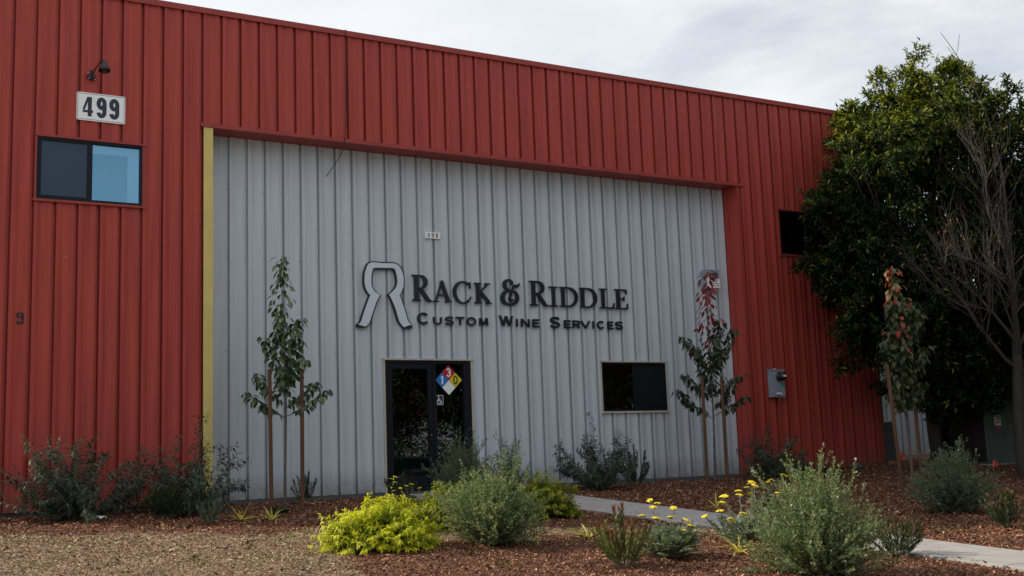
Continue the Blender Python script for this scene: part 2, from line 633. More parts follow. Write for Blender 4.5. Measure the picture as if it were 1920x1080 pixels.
M['willow_leaf'] = leaf_mat('grey_green_lance_leaf', [(0, (0.025, 0.048, 0.034)), (0.55, (0.06, 0.10, 0.072)), (0.85, (0.14, 0.185, 0.145)), (1, (0.30, 0.34, 0.30))], 0.5, 0.2)
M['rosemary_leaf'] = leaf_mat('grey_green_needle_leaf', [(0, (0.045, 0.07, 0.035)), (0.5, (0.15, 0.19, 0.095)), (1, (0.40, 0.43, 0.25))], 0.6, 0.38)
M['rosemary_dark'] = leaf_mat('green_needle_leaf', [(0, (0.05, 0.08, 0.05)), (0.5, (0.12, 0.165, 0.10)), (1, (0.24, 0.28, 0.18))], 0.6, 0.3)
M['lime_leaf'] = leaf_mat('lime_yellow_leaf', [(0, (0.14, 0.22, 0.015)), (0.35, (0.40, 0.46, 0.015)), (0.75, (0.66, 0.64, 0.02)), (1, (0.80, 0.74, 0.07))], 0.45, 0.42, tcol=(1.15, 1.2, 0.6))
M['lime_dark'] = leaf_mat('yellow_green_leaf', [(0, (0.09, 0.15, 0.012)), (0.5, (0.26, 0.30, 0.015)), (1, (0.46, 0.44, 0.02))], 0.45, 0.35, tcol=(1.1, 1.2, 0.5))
M['cone_leaf'] = leaf_mat('cone_bush_leaf', [(0, (0.06, 0.085, 0.025)), (0.55, (0.17, 0.18, 0.05)), (0.7, (0.17, 0.11, 0.05)), (1, (0.20, 0.05, 0.04))], 0.5, 0.25)
M['cone_dark'] = leaf_mat('dark_cone_bush_leaf', [(0, (0.03, 0.05, 0.022)), (0.6, (0.065, 0.085, 0.035)), (0.85, (0.11, 0.08, 0.04)), (1, (0.14, 0.05, 0.035))], 0.5, 0.25)
M['yarrow_leaf'] = leaf_mat('felted_grey_leaf', [(0, (0.08, 0.12, 0.08)), (0.6, (0.18, 0.23, 0.16)), (1, (0.34, 0.38, 0.29))], 0.7, 0.2)
M['yarrow_head'] = mat('yarrow_yellow_floret', (0.82, 0.63, 0.03), 0.7, var=0.25, scale=120)
M['strap'] = leaf_mat('cream_striped_strap_leaf', [(0, (0.22, 0.28, 0.04)), (0.4, (0.58, 0.54, 0.08)), (1, (0.80, 0.70, 0.22))], 0.5, 0.25)
M['pear_leaf'] = leaf_mat('glossy_ovate_leaf', [(0, (0.02, 0.05, 0.022)), (0.6, (0.065, 0.115, 0.045)), (0.9, (0.13, 0.17, 0.07)), (1, (0.18, 0.20, 0.11))], 0.35, 0.2)
M['pear_mixed'] = leaf_mat('turning_ovate_leaf', [(0, (0.02, 0.04, 0.02)), (0.5, (0.05, 0.075, 0.035)), (0.62, (0.10, 0.085, 0.04)), (0.72, (0.19, 0.03, 0.035)), (1, (0.34, 0.035, 0.05))], 0.4, 0.25)
M['pear_olive'] = leaf_mat('olive_ovate_leaf', [(0, (0.03, 0.05, 0.02)), (0.5, (0.07, 0.085, 0.035)), (0.66, (0.15, 0.12, 0.05)), (0.78, (0.26, 0.06, 0.03)), (1, (0.40, 0.07, 0.045))], 0.4, 0.25)
M['ever_leaf'] = leaf_mat('evergreen_leaf', [(0, (0.004, 0.010, 0.004)), (0.5, (0.012, 0.026, 0.009)), (0.78, (0.06, 0.085, 0.015)), (1, (0.33, 0.33, 0.05))], 0.45, 0.32, 0.22, tcol=(1.6, 1.7, 0.6))  # yellow end carries the sunlit look of the crown top
M['street_leaf'] = leaf_mat('street_tree_leaf', [(0, (0.03, 0.05, 0.018)), (0.6, (0.07, 0.09, 0.03)), (0.8, (0.15, 0.07, 0.03)), (1, (0.24, 0.06, 0.03))], 0.5, 0.2)
M['weed'] = leaf_mat('weed_green', [(0, (0.08, 0.15, 0.02)), (1, (0.22, 0.34, 0.05))], 0.6, 0.3)
M['dead_leaf'] = leaf_mat('dry_leaf', [(0, (0.12, 0.06, 0.03)), (1, (0.36, 0.16, 0.06))], 0.7, 0.2)
M['lilac'] = leaf_mat('lilac_petal', [(0, (0.50, 0.44, 0.62)), (1, (0.78, 0.74, 0.86))], 0.6, 0.3, tcol=(1, 1, 1))
M['chip_red'] = leaf_mat('bark_mulch_chip', [(0, (0.03, 0.014, 0.009)), (0.4, (0.19, 0.078, 0.043)), (0.75, (0.43, 0.21, 0.115)), (1, (0.72, 0.52, 0.34))], 0.85, 0.0, 0.2)
M['chip_dry'] = leaf_mat('dry_wood_chip', [(0, (0.08, 0.045, 0.027)), (0.45, (0.31, 0.20, 0.12)), (0.8, (0.54, 0.39, 0.25)), (1, (0.78, 0.67, 0.52))], 0.85, 0.0, 0.2)


def ground_mat():
    m = bpy.data.materials.new('mulched_ground')
    m.use_nodes = True
    t = m.node_tree
    b = t.nodes['Principled BSDF']
    b.inputs['Roughness'].default_value = 0.95
    set_in(b, 'Specular IOR Level', 0.15)
    L = t.links.new
    a = t.nodes.new('ShaderNodeAttribute')
    a.attribute_name = 'dry'
    c = t.nodes.new('ShaderNodeTexCoord')
    mp = t.nodes.new('ShaderNodeMapping')
    mp.inputs['Scale'].default_value = (1, 1, 1)
    nd = t.nodes.new('ShaderNodeTexNoise')
    nd.inputs['Scale'].default_value = 18
    vo = t.nodes.new('ShaderNodeTexVoronoi')
    vo.inputs['Scale'].default_value = 38
    vo.inputs['Randomness'].default_value = 1
    r1 = t.nodes.new('ShaderNodeValToRGB')
    r2 = t.nodes.new('ShaderNodeValToRGB')
    for r, cols in ((r1, [(0, (0.018, 0.009, 0.007)), (0.5, (0.085, 0.037, 0.024)), (1, (0.24, 0.115, 0.07))]),
                    (r2, [(0, (0.06, 0.036, 0.022)), (0.5, (0.20, 0.135, 0.085)), (1, (0.40, 0.30, 0.20))])):
        r.color_ramp.elements.new(0.5)
        for e, (p, col) in zip(r.color_ramp.elements, cols):
            e.position = p
            e.color = (*col, 1)
    sx = t.nodes.new('ShaderNodeSeparateColor')
    L(c.outputs['Object'], mp.inputs['Vector'])
    L(mp.outputs['Vector'], vo.inputs['Vector'])
    L(vo.outputs['Color'], sx.inputs['Color'])
    L(sx.outputs['Red'], r1.inputs['Fac'])
    L(sx.outputs['Red'], r2.inputs['Fac'])
    mx = t.nodes.new('ShaderNodeMix')
    mx.data_type = 'RGBA'
    L(a.outputs['Fac'], mx.inputs['Factor'])
    L(r1.outputs['Color'], mx.inputs['A'])
    L(r2.outputs['Color'], mx.inputs['B'])
    L(mx.outputs['Result'], b.inputs['Base Color'])
    bp = t.nodes.new('ShaderNodeBump')
    bp.inputs['Strength'].default_value = 0.9
    bp.inputs['Distance'].default_value = 0.02
    L(vo.outputs['Distance'], bp.inputs['Height'])
    L(bp.outputs['Normal'], b.inputs['Normal'])
    return m


M['ground'] = ground_mat()

# ------------------------------------------------------------------ ground sheet
gx = np.unique(np.concatenate([np.array([-600, -300, -150, -80, -45, -28, -18, -13, -11]), np.arange(-9.5, 20.01, 0.125), np.array([21, 23, 26, 32, 45, 80, 150, 300, 600])]))
gy = np.unique(np.concatenate([np.array([-600, -300, -150, -80, -45, -30, -22, -17, -14.6]), np.arange(-13.5, 2.01, 0.125), np.array([3, 5, 9, 16, 30, 60, 150, 300, 600])]))
GX, GY = np.meshgrid(gx, gy)
near = ((GX > -9.6) & (GX < 20.1) & (GY > -13.6) & (GY < 2.1))
GZ = np.where(near, zg(GX, GY, True), zg(GX, GY))
nxg, nyg = len(gx), len(gy)
idx = np.arange(nxg * nyg).reshape(nyg, nxg)
GF = np.stack([idx[:-1, :-1], idx[:-1, 1:], idx[1:, 1:], idx[1:, :-1]], -1).reshape(-1, 4)
gme = mesh_np('ground', np.stack([GX, GY, GZ], -1).reshape(-1, 3), GF, smooth=True)
ga = gme.attributes.new('dry', 'FLOAT', 'POINT')
ga.data.foreach_set('value', dry_zone(GX, GY).ravel().astype(np.float32))
ground = link('ground', gme, M['ground'])
ground['kind'] = 'structure'
lot = MB().box(-200, 200, -200, -14.2, -1.2, float(zg(0, -15)) + 0.012).build('parking_lot', M['asphalt'])
lot['kind'] = 'structure'

# concrete path: separate slabs with tooled joints
path = thing('path', '', '')
del path['label'], path['category']
path['kind'] = 'structure'
yy = 0.30
k = 0
while yy > -14.5:
    y1 = yy - 1.5
    mb = MB()
    ys = np.linspace(yy - 0.006, y1 + 0.006, 4)
    V, F = [], []
    for q in ys:
        zt = float(zg(4.9, q)) + 0.022
        x0, x1 = 4.05 - 0.062 * q, 5.33 - 0.038 * q
        V += [(x0, q, zt), (x1, q, zt), (x0, q, zt - 0.12), (x1, q, zt - 0.12)]
    for i in range(3):
        a, b = 4 * i, 4 * i + 4
        F += [(a, a + 1, b + 1, b), (a + 2, b + 2, b + 3, a + 3), (a, b, b + 2, a + 2), (a + 1, a + 3, b + 3, b + 1)]
    F += [(0, 2, 3, 1), (12, 13, 15, 14)]
    mb.add(V, F)
    mb.build('slab', M['concrete'], path, bevel=0.006)
    yy = y1
mb = MB().box(3.0, 4.262, -1.05, 0.40, -0.2, -0.035)
mb.build('slab', M['concrete'], path, bevel=0.006)

# ------------------------------------------------------------------ the warehouse
R = 0.3048                       # groove spacing of the ribbed steel cladding
D = 0.433                        # recess of the grey bay
ZP, ZH = 7.713, 5.779            # parapet top, underside of the fascia
XL, XR, XC = 0.15, 10.861, 14.566
wh = thing('warehouse_building', 'long red ribbed-metal warehouse with a recessed grey bay around the entrance door', 'building', (5.0, 0.0, 0.0))
PROFILE = [(0.003, 0.0), (0.046, 0.0), (0.095, 0.014), (0.156, 0.014), (0.222, 0.0), (0.248, 0.0),
           (0.252, 0.030), (0.279, 0.030), (0.282, 0.068), (0.300, 0.068)]


def panel(x0, x1, z0, z1, yb, phase, m, openings=()):
    """one sheet of steel cladding: vertical recessed grooves, cut round openings."""
    n0 = int(math.floor((x0 - phase) / R)) - 1
    n1 = int(math.ceil((x1 - phase) / R)) + 1
    px, py = [], []
    for n in range(n0, n1 + 1):
        for dx, dy in PROFILE:
            px.append(phase + n * R + dx)
            py.append(dy)
    px, py = np.array(px), np.array(py)
    cuts = [x0, x1] + [q for o in openings for q in (o[0], o[1]) if x0 < q < x1]
    xs = np.unique(np.concatenate([px[(px > x0 + 1e-4) & (px < x1 - 1e-4)], np.array(cuts)]))
    ys = np.interp(xs, px, py)
    V, F = [], []
    for i in range(len(xs) - 1):
        xm = (xs[i] + xs[i + 1]) / 2
        spans = [(z0, z1)]
        for (a, b, c, d) in openings:
            if a < xm < b:
                new = []
                for (s, e) in spans:
                    if c > s:
                        new.append((s, min(c, e)))
                    if d < e:
                        new.append((max(d, s), e))
                spans = new
        for (s, e) in spans:
            if e - s < 1e-3:
                continue
            k = len(V)
            V += [(xs[i], yb + ys[i], s), (xs[i + 1], yb + ys[i + 1], s), (xs[i + 1], yb + ys[i + 1], e), (xs[i], yb + ys[i], e)]
            F.append((k, k + 1, k + 2, k + 3))
    if not V:
        return None
    off = np.array(wh.location)
    me = mesh_py('wall_panel', np.array(V) - off, F)
    return link('wall_panel', me, m, wh)


W1 = (-2.415, -0.925, 4.445, 5.365)
W3 = (11.955, 13.445, 4.445, 5.365)
DR = (3.19, 4.83, -0.02, 2.20)
W2 = (7.62, 9.12, 1.285, 2.20)
off_g = 0.5395
p0 = -0.9144 * 5 + 0.3048
while p0 < -0.02:                                           # red wall left of the bay
    panel(p0 + 0.0003, min(p0 + 0.9144, 0.0) - 0.0003, 0.0, ZP - 0.03, 0.0, 0.0, M['red'], [W1])
    p0 += 0.9144
for k in range(12):                                         # red fascia above the bay
    panel(k * 0.9144 + 0.0003, (k + 1) * 0.9144 - 0.0003, ZH + 0.02, ZP - 0.03, 0.0, 0.0, M['red'])
for a, b in ((10.935, 11.8872), (11.8872, 12.8016), (12.8016, 13.716), (13.716, 14.50)):   # red wall right of the bay
    zt = ZP - 0.03 if a > 10.98 else ZH - 0.0
    panel(a + 0.0003, b - 0.0003, 0.0, ZP - 0.03, 0.0, 0.0, M['red'], [W3] if a > 10.98 else [(10.0, 10.9728, ZH - 0.02, 9)])
xg = off_g - 0.9144
while xg < XR - 0.01:                                       # grey bay
    a, b = max(xg, XL), min(xg + 0.9144, XR)
    if b - a > 0.02:
        panel(a + 0.0003, b - 0.0003, 0.0, ZH + 0.1, D, off_g, M['grey'], [DR, W2])
    xg += 0.9144
# reveal of the bay on the right, its corner trim, left corner trim
V, F = [], []
pts = [(0.0, 0), (0.06, 0), (0.065, 0.012), (0.12, 0.012), (0.125, 0), (0.28, 0), (0.29, 0.02), (0.315, 0.02), (0.325, 0), (0.432, 0)]
mb = MB()
for i, (q, dx) in enumerate(pts):
    V += [(XR + dx, q, 0.0), (XR + dx, q, ZH + 0.02)]
F = [(2 * i, 2 * i + 1, 2 * i + 3, 2 * i + 2) for i in range(len(pts) - 1)]
mb.add(V, F).build('reveal_panel', M['red'], wh)
MB().box(XR - 0.003, 10.934, -0.006, 0.004, 0, ZH - 0.002).build('corner_trim', M['red_trim'], wh)
o = MB().box(0.004, XL, -0.008, 0.003, 2.905, ZH - 0.003).box(XL - 0.003, XL + 0.003, 0.003, D - 0.002, 2.905, ZH - 0.003).build('corner_trim', M['tan'], wh)
o['label'] = 'tan yellow corner trim, upper length'
o = MB().box(0.0035, XL - 0.001, -0.0065, 0.003, 0.0, 2.904).box(XL - 0.004, XL + 0.002, 0.003, D - 0.002, 0, 2.904).build('corner_trim', M['tan'], wh)
o['label'] = 'tan yellow corner trim, lower length'
o = MB().box(14.50, XC, -0.008, 0.1, 0.0, ZP - 0.03).build('corner_trim', mat('brown_corner_trim', (0.13, 0.05, 0.03), 0.5), wh)
# header trim and soffit
V = [(-0.05, -0.012, ZH + 0.052), (-0.05, -0.022, ZH + 0.045), (-0.05, -0.022, ZH), (-0.05, 0.04, ZH)]
mb = MB().box(-0.045, 11.04, -0.024, -0.001, ZH, ZH + 0.062)
mb.build('header_trim', M['red_trim'], wh)
MB().box(XL - 0.1, XR + 0.01, 0.0, D + 0.05, ZH + 0.004, ZH + 0.018).build('soffit', M['red_trim'], wh)
# parapet coping in lengths of about 3.05 m
xs = [-4.33, -2.9, 0.13, 3.5, 6.55, 9.6, 11.27, 14.62]
for a, b in zip(xs[:-1], xs[1:]):
    MB().box(a + 0.002, b - 0.002, -0.030, 0.28, ZP - 0.004, ZP + 0.012).box(a + 0.002, b - 0.002, -0.030, -0.020, ZP - 0.082, ZP - 0.004).build('parapet_coping', M['red_trim'], wh)
# body of the building behind the cladding (side walls, back, roof, foundation)
MB().box(-4.29, -4.22, 0.04, 22, 0, ZP - 0.05).build('side_wall', M['red'], wh)
MB().box(14.49, 14.56, 0.1, 22, 0, ZP - 0.05).build('side_wall', M['red'], wh)
MB().box(-4.22, 14.49, 21.9, 22, 0, ZP - 0.05).build('back_wall', M['red'], wh)
MB().box(-4.22, 14.49, 0.10, 21.9, ZP - 0.45, ZP - 0.40).build('roof', M['roof'], wh)
MB().box(-4.22, 14.52, 0.062, 0.2, -0.35, -0.002).box(XL, XR, D + 0.062, D + 0.2, -0.34, -0.003).build('foundation', M['foundation'], wh)
MB().box(-4.22, 14.49, 0.088, 0.094, ZH + 0.15, ZP - 0.05).build('sheathing', M['interior'], wh)

# screw heads, in the grooves
mb = MB()


def screw(x, y, z, r=0.0085):
    V = []
    for yy_ in (y - 0.006, y):
        for q in range(6):
            V.append((x + r * math.cos(q * math.pi / 3), yy_, z + r * math.sin(q * math.pi / 3)))
    mb.add(V, [(0, 1, 2, 3, 4, 5)] + [(q, q + 6, (q + 1) % 6 + 6, (q + 1) % 6) for q in range(6)])


for n in range(-10, 48):
    x = n * R - 0.039
    for z in (0.16, 2.1, 3.9, 5.62, 7.05):
        if 0 <= n <= 35 and z < ZH + 0.1:
            continue
        if any(a - 0.05 < x < b + 0.05 and c - 0.1 < z < d + 0.1 for a, b, c, d in (W1, W3)):
            continue
        if n == 36:
            continue
        screw(x, 0.030, z)
    screw(n * R - 0.026 - 0.1, -0.030, ZP - 0.03, 0.007)
for n in range(0, 35):
    x = off_g + n * R - 0.039
    if x > XR - 0.05:
        continue
    for z in (0.13, 2.31, 3.82, 4.93):
        if any(a - 0.05 < x < b + 0.05 and c - 0.05 < z < d + 0.05 for a, b, c, d in (DR, W2)):
            continue
        screw(x, D + 0.030, z)
so = mb.build('screw_heads', M['screw'], wh)
so['kind'] = 'stuff'


def window(o, y, trim, glass_l, glass_r, name='window', screen_left=True, label=None, panes=(None, None)):
    """aluminium slider: steel trim round the hole, frame, two panes, mullion."""
    x0, x1, z0, z1 = o
    mb = MB()
    mb.box(x0 - 0.035, x1 + 0.055, y - 0.028, y + 0.01, z1 + 0.004, z1 + 0.036)            # head flashing
    win = mb.build(name, trim, wh, bevel=0.002)
    if label:
        win['label'] = label

    def sub(n, b, m, **kw):
        return b.build(n, m, wh, win, **kw)
    sub('sill', MB().box(x0 - 0.045, x1 + 0.04, y - 0.030, y + 0.012, z0 - 0.040, z0 - 0.004), trim, bevel=0.002)
    sub('jamb_trim', MB().box(x0 - 0.03, x0 - 0.001, y - 0.016, y + 0.012, z0 - 0.003, z1 + 0.003), trim)
    sub('jamb_trim', MB().box(x1 + 0.001, x1 + 0.03, y - 0.016, y + 0.012, z0 - 0.003, z1 + 0.003), trim)
    t = 0.032
    b = MB().box(x0, x1, y - 0.012, y + 0.06, z0, z0 + t).box(x0, x1, y - 0.012, y + 0.06, z1 - t, z1)
    b.box(x0, x0 + t, y - 0.0115, y + 0.06, z0 + t, z1 - t).box(x1 - t, x1, y - 0.0115, y + 0.06, z0 + t, z1 - t)
    xm = (x0 + x1) / 2
    b.box(xm - 0.025, xm + 0.025, y - 0.006, y + 0.058, z0 + t, z1 - t)
    sub('frame', b, M['black_alu'])
    if screen_left is not None:
        a, c = (x0 + t, xm - 0.025) if screen_left else (xm + 0.025, x1 - t)
        b = MB().box(a, a + 0.028, y - 0.004, y + 0.01, z0 + t, z1 - t).box(c - 0.028, c, y - 0.004, y + 0.01, z0 + t, z1 - t)
        b.box(a + 0.028, c - 0.028, y - 0.0035, y + 0.01, z0 + t, z0 + t + 0.028).box(a + 0.028, c - 0.028, y - 0.0035, y + 0.01, z1 - t - 0.028, z1 - t)
        sub('screen_frame', b, M['black_alu'])
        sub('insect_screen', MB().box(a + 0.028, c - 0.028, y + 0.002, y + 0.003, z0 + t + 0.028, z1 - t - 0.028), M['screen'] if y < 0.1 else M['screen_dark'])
    sub('pane', MB().box(x0 + t, xm - 0.025, y + 0.020, y + 0.024, z0 + t, z1 - t), glass_l)
    sub('pane', MB().box(xm + 0.025, x1 - t, y + 0.034, y + 0.038, z0 + t, z1 - t), glass_r)
    return win


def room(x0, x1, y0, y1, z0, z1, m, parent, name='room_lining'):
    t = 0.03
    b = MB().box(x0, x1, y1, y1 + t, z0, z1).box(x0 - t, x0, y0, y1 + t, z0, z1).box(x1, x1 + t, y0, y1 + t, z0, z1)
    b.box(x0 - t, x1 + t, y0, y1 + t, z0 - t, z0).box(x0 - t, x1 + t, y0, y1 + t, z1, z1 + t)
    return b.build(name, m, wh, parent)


w = window(W1, 0.0, M['red_trim'], M['glass'], M['glass_sky'], screen_left=True, label='upper window with a dark screen on its left half and a sky-blue right pane')
room(W1[0] - 0.05, W1[1] + 0.02, 0.075, 0.75, W1[2] - 0.12, W1[3] + 0.05, M['interior_blue'], w)
MB().box(-1.640, -0.965, 0.062, 0.068, 5.20, 5.33).build('backing_strip', M['white'], wh, w)  # pale strip behind the top of the right pane
MB().box(-1.130, -0.965, 0.052, 0.060, 4.48, 5.20).build('backing_sheet', M['white'], wh, w)  # pale sheet behind the right edge of the pane
w = window(W2, D, M['cream'], M['glass_dark'], M['glass_dark'], screen_left=False, label='dark ground-floor window with cream trim')
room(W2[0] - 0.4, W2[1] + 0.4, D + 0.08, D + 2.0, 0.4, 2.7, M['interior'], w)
MB().box(W2[0] + 0.03, W2[0] + 0.74, D + 0.065, D + 0.07, W2[2] + 0.01, W2[3] - 0.01).build('backing_sheet', mat('brown_reflection', (0.50, 0.27, 0.15), 0.9, var=0.7, scale=7, stretch=(1, 1, 2)), wh, w)  # brown sheet stands in for the reflection in the left pane
w = window(W3, 0.0, M['red_trim'], M['glass_dark'], M['glass_dark'], screen_left=None, label='black upper window half hidden behind the evergreen tree')
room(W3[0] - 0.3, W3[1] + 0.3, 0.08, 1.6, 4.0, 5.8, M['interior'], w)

# entrance door: trim, frame, leaf with glass, sidelight
x0, x1, z0, z1 = DR
zf = -0.03
door = MB().box(x0 - 0.05, x1 + 0.06, D - 0.03, D + 0.012, z1 + 0.004, z1 + 0.034).build('door', M['cream'], wh, bevel=0.002)
door['label'] = 'black framed glass entrance door with a glazed sidelight'


def dsub(n, b, m, **kw):
    return b.build(n, m, wh, door, **kw)


dsub('jamb_trim', MB().box(x0 - 0.036, x0 - 0.001, D - 0.02, D + 0.10, zf, z1 + 0.003), M['cream'])
dsub('jamb_trim', MB().box(x1 + 0.001, x1 + 0.036, D - 0.02, D + 0.10, zf, z1 + 0.003), M['cream'])
xm = 4.115
b = MB().box(x0, x0 + 0.05, D - 0.002, D + 0.11, zf, z1).box(x1 - 0.14, x1, D - 0.002, D + 0.11, zf, z1).box(xm - 0.03, xm + 0.035, D + 0.0, D + 0.11, zf, z1 - 0.05)
b.box(x0 + 0.05, x1 - 0.14, D - 0.001, D + 0.11, z1 - 0.05, z1).box(xm + 0.035, x1 - 0.14, D - 0.001, D + 0.11, zf, zf + 0.25)
dsub('frame', b, M['black_alu'])
a, c = x0 + 0.054, xm - 0.034
b = MB().box(a, a + 0.085, D + 0.012, D + 0.06, zf + 0.01, z1 - 0.054).box(c - 0.085, c, D + 0.012, D + 0.06, zf + 0.01, z1 - 0.054)
b.box(a + 0.085, c - 0.085, D + 0.013, D + 0.06, zf + 0.01, zf + 0.27).box(a + 0.085, c - 0.085, D + 0.013, D + 0.06, z1 - 0.14, z1 - 0.054)
dsub('door_leaf', b, M['black_alu'])
dsub('pane', MB().box(a + 0.085, c - 0.085, D + 0.034, D + 0.040, zf + 0.27, z1 - 0.14), M['glass_dark'])
dsub('pane', MB().box(xm + 0.035, x1 - 0.14, D + 0.044, D + 0.050, zf + 0.25, z1 - 0.05), M['glass_dark'])
dsub('push_bar', MB().box(a + 0.085, c - 0.085, D + 0.062, D + 0.09, 0.98, 1.02), M['black_alu'])
hx = c - 0.045
dsub('handle', MB().tube(catmull([(hx, D + 0.012, 0.78), (hx, D - 0.05, 0.80), (hx + 0.0, D - 0.055, 0.92), (hx - 0.03, D - 0.055, 1.0), (hx, D - 0.05, 1.07), (hx, D + 0.012, 1.09)], 5), 0.011, 8), M['black_alu'], smooth=True)
dsub('lock_cylinder', MB().lathe((hx + 0.015, D + 0.012, 0.93), (0, -1, 0), [(0, 0.016), (0.008, 0.016), (0.010, 0.012)], 12), M['brass'])
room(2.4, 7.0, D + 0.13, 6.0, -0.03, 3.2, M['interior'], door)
t = thing('support_post', 'pale grey metal post standing inside behind the sidelight of the entrance door', 'post', (4.72, 1.0, -0.028))
MB().box(4.66, 4.78, 0.95, 1.06, -0.028, 3.1).build('post_tube', M['post'], t)
MB().box(4.62, 4.82, 0.91, 1.10, -0.028, -0.01).build('base_plate', M['post'], t)
t = thing('cardboard_box', 'brown cardboard box on a shelf inside the entrance door', 'box', (4.75, 2.0, 0.75))
MB().box(4.45, 5.0, 1.8, 2.2, 0.76, 1.14).build('carton', M['cardboard'], t, bevel=0.004)
MB().box(4.70, 4.76, 1.797, 1.80, 1.0, 1.142).build('tape', mat('packing_tape', (0.3, 0.22, 0.12), 0.3), t)
t = thing('shelf_table', 'dark plain table inside the entrance door carrying a cardboard box', 'table', (4.75, 2.0, -0.028))
MB().box(4.2, 5.5, 1.6, 2.4, 0.72, 0.755).build('table_top', M['interior'], t)
for lx in (4.25, 5.4):
    for ly in (1.65, 2.3):
        MB().box(lx, lx + 0.05, ly, ly + 0.05, -0.028, 0.72).build('leg', M['black_alu'], t)

# stencilled numeral on the red cladding
mb = MB()


# ------------------------------------------------------------------ lettering
def stroke_pairs(pts, closed=False):
    """pts: (x, z, width) -> ribbon pairs"""
    P = np.array(pts, float)
    C, Wd = P[:, :2], P[:, 2]
    T = np.gradient(C, axis=0)
    if closed:
        T[0] = T[-1] = C[1] - C[-2]
    T /= np.linalg.norm(T, axis=1)[:, None] + 1e-9
    Nn = np.stack([-T[:, 1], T[:, 0]], 1)
    return [(tuple(c + n * wd / 2), tuple(c - n * wd / 2)) for c, n, wd in zip(C, Nn, Wd)]


def poly_pairs(pts):
    """straight-segment ribbon with mitred corners"""
    P = np.array(pts, float)
    C, Wd = P[:, :2], P[:, 2]
    prs = []
    for i in range(len(C)):
        a = unit(C[i] - C[i - 1]) if i > 0 else unit(C[1] - C[0])
        b = unit(C[i + 1] - C[i]) if i < len(C) - 1 else a
        n1, n2 = np.array((-a[1], a[0])), np.array((-b[1], b[0]))
        n = unit(n1 + n2)
        s = 1.0 / max(0.35, float(n @ n1))
        prs.append((tuple(C[i] + n * Wd[i] / 2 * s), tuple(C[i] - n * Wd[i] / 2 * s)))
    return prs


def arc(cx, cz, rx, rz_, a0, a1, n=18, w=1.0):
    return [(cx + rx * math.cos(math.radians(a0 + (a1 - a0) * i / n)), cz + rz_ * math.sin(math.radians(a0 + (a1 - a0) * i / n)), w if not callable(w) else w(math.radians(a0 + (a1 - a0) * i / n))) for i in range(n + 1)]


vw = lambda a: 0.42 + 0.62 * abs(math.cos(a)) ** 1.5     # thick sides, thin top and bottom
SERIF = {  # strokes in a unit box: ('p' polyline | 's' smooth, [(x, z, width factor)])
    'R': [('p', [(.20, 0, 1), (.20, 1, 1)]), ('p', [(0, .02, .38), (.42, .02, .38)]), ('p', [(0, .98, .38), (.30, .98, .38)]),
          ('s', [(.25, .975, .42)] + arc(.42, .735, .27, .24, 90, -90, 16, vw) + [(.25, .49, .42)]),
          ('s', [(.42, .50, .9), (.60, .26, 1.0), (.78, .06, .95), (.88, .01, .55), (1.0, .0, .25)])],
    'A': [('p', [(.50, 1.02, .45), (.14, .0, .42)]), ('p', [(.47, 1.0, .9), (.82, .0, 1.05)]), ('p', [(.26, .34, .36), (.70, .34, .36)]),
          ('p', [(.0, .02, .34), (.30, .02, .34)]), ('p', [(.64, .02, .34), (1.0, .02, .34)])],
    'C': [('s', arc(.52, .5, .46, .50, 48, 310, 30, vw)), ('p', [(.93, .70, .4), (.93, 1.0, .3)]), ('s', [(.82, .12, .45), (.93, .22, .3), (.97, .32, .2)])],
    'K': [('p', [(.20, 0, 1), (.20, 1, 1)]), ('p', [(.0, .02, .36), (.40, .02, .36)]), ('p', [(.0, .98, .36), (.40, .98, .36)]),
          ('p', [(.26, .47, .45), (.78, .97, .45)]), ('p', [(.36, .56, 1.0), (.86, .03, 1.0)]), ('p', [(.62, .98, .34), (.95, .98, .34)]), ('p', [(.66, .02, .34), (1.02, .02, .34)])],
    '&': [('s', catmull([(.62, .80, .45), (.58, .95, .5), (.40, 1.0, .5), (.22, .90, .85), (.22, .72, .9), (.40, .58, .5), (.58, .55, .4)], 5).tolist()),
          ('s', catmull([(.44, .58, .45), (.18, .48, .8), (.07, .28, 1.05), (.14, .09, .9), (.40, .0, .5), (.66, .04, .8), (.84, .20, 1.05), (.86, .40, .8), (.72, .54, .45), (.58, .50, .45), (.52, .36, .5)], 6).tolist()),
          ('s', catmull([(.52, .40, .5), (.62, .62, .5), (.74, .78, .55), (.90, .76, .6), (1.0, .88, .3)], 6).tolist()), ('s', catmull([(.52, .40, .5), (.44, .22, .45), (.52, .14, .5), (.62, .22, .4)], 5).tolist())],
    'I': [('p', [(.5, 0, 1), (.5, 1, 1)]), ('p', [(.0, .02, .36), (1.0, .02, .36)]), ('p', [(.0, .98, .36), (1.0, .98, .36)])],
    'D': [('p', [(.18, 0, 1), (.18, 1, 1)]), ('p', [(.0, .02, .36), (.30, .02, .36)]), ('p', [(.0, .98, .36), (.30, .98, .36)]),
          ('s', [(.22, .975, .42)] + arc(.44, .5, .50, .475, 90, -90, 22, vw) + [(.22, .025, .42)])],
    'L': [('p', [(.24, 0, 1), (.24, 1, 1)]), ('p', [(.0, .98, .36), (.50, .98, .36)]), ('p', [(.0, .02, .38), (.92, .02, .42)]), ('p', [(.92, .0, .42), (.99, .28, .25)])],
    'E': [('p', [(.24, 0, 1), (.24, 1, 1)]), ('p', [(.0, .98, .38), (.90, .98, .40)]), ('p', [(.0, .02, .38), (.94, .02, .42)]), ('p', [(.26, .52, .36), (.72, .52, .36)]),
          ('p', [(.89, 1.0, .42), (.93, .76, .25)]), ('p', [(.94, .0, .42), (1.0, .28, .25)]), ('p', [(.72, .40, .3), (.72, .64, .3)])],
}
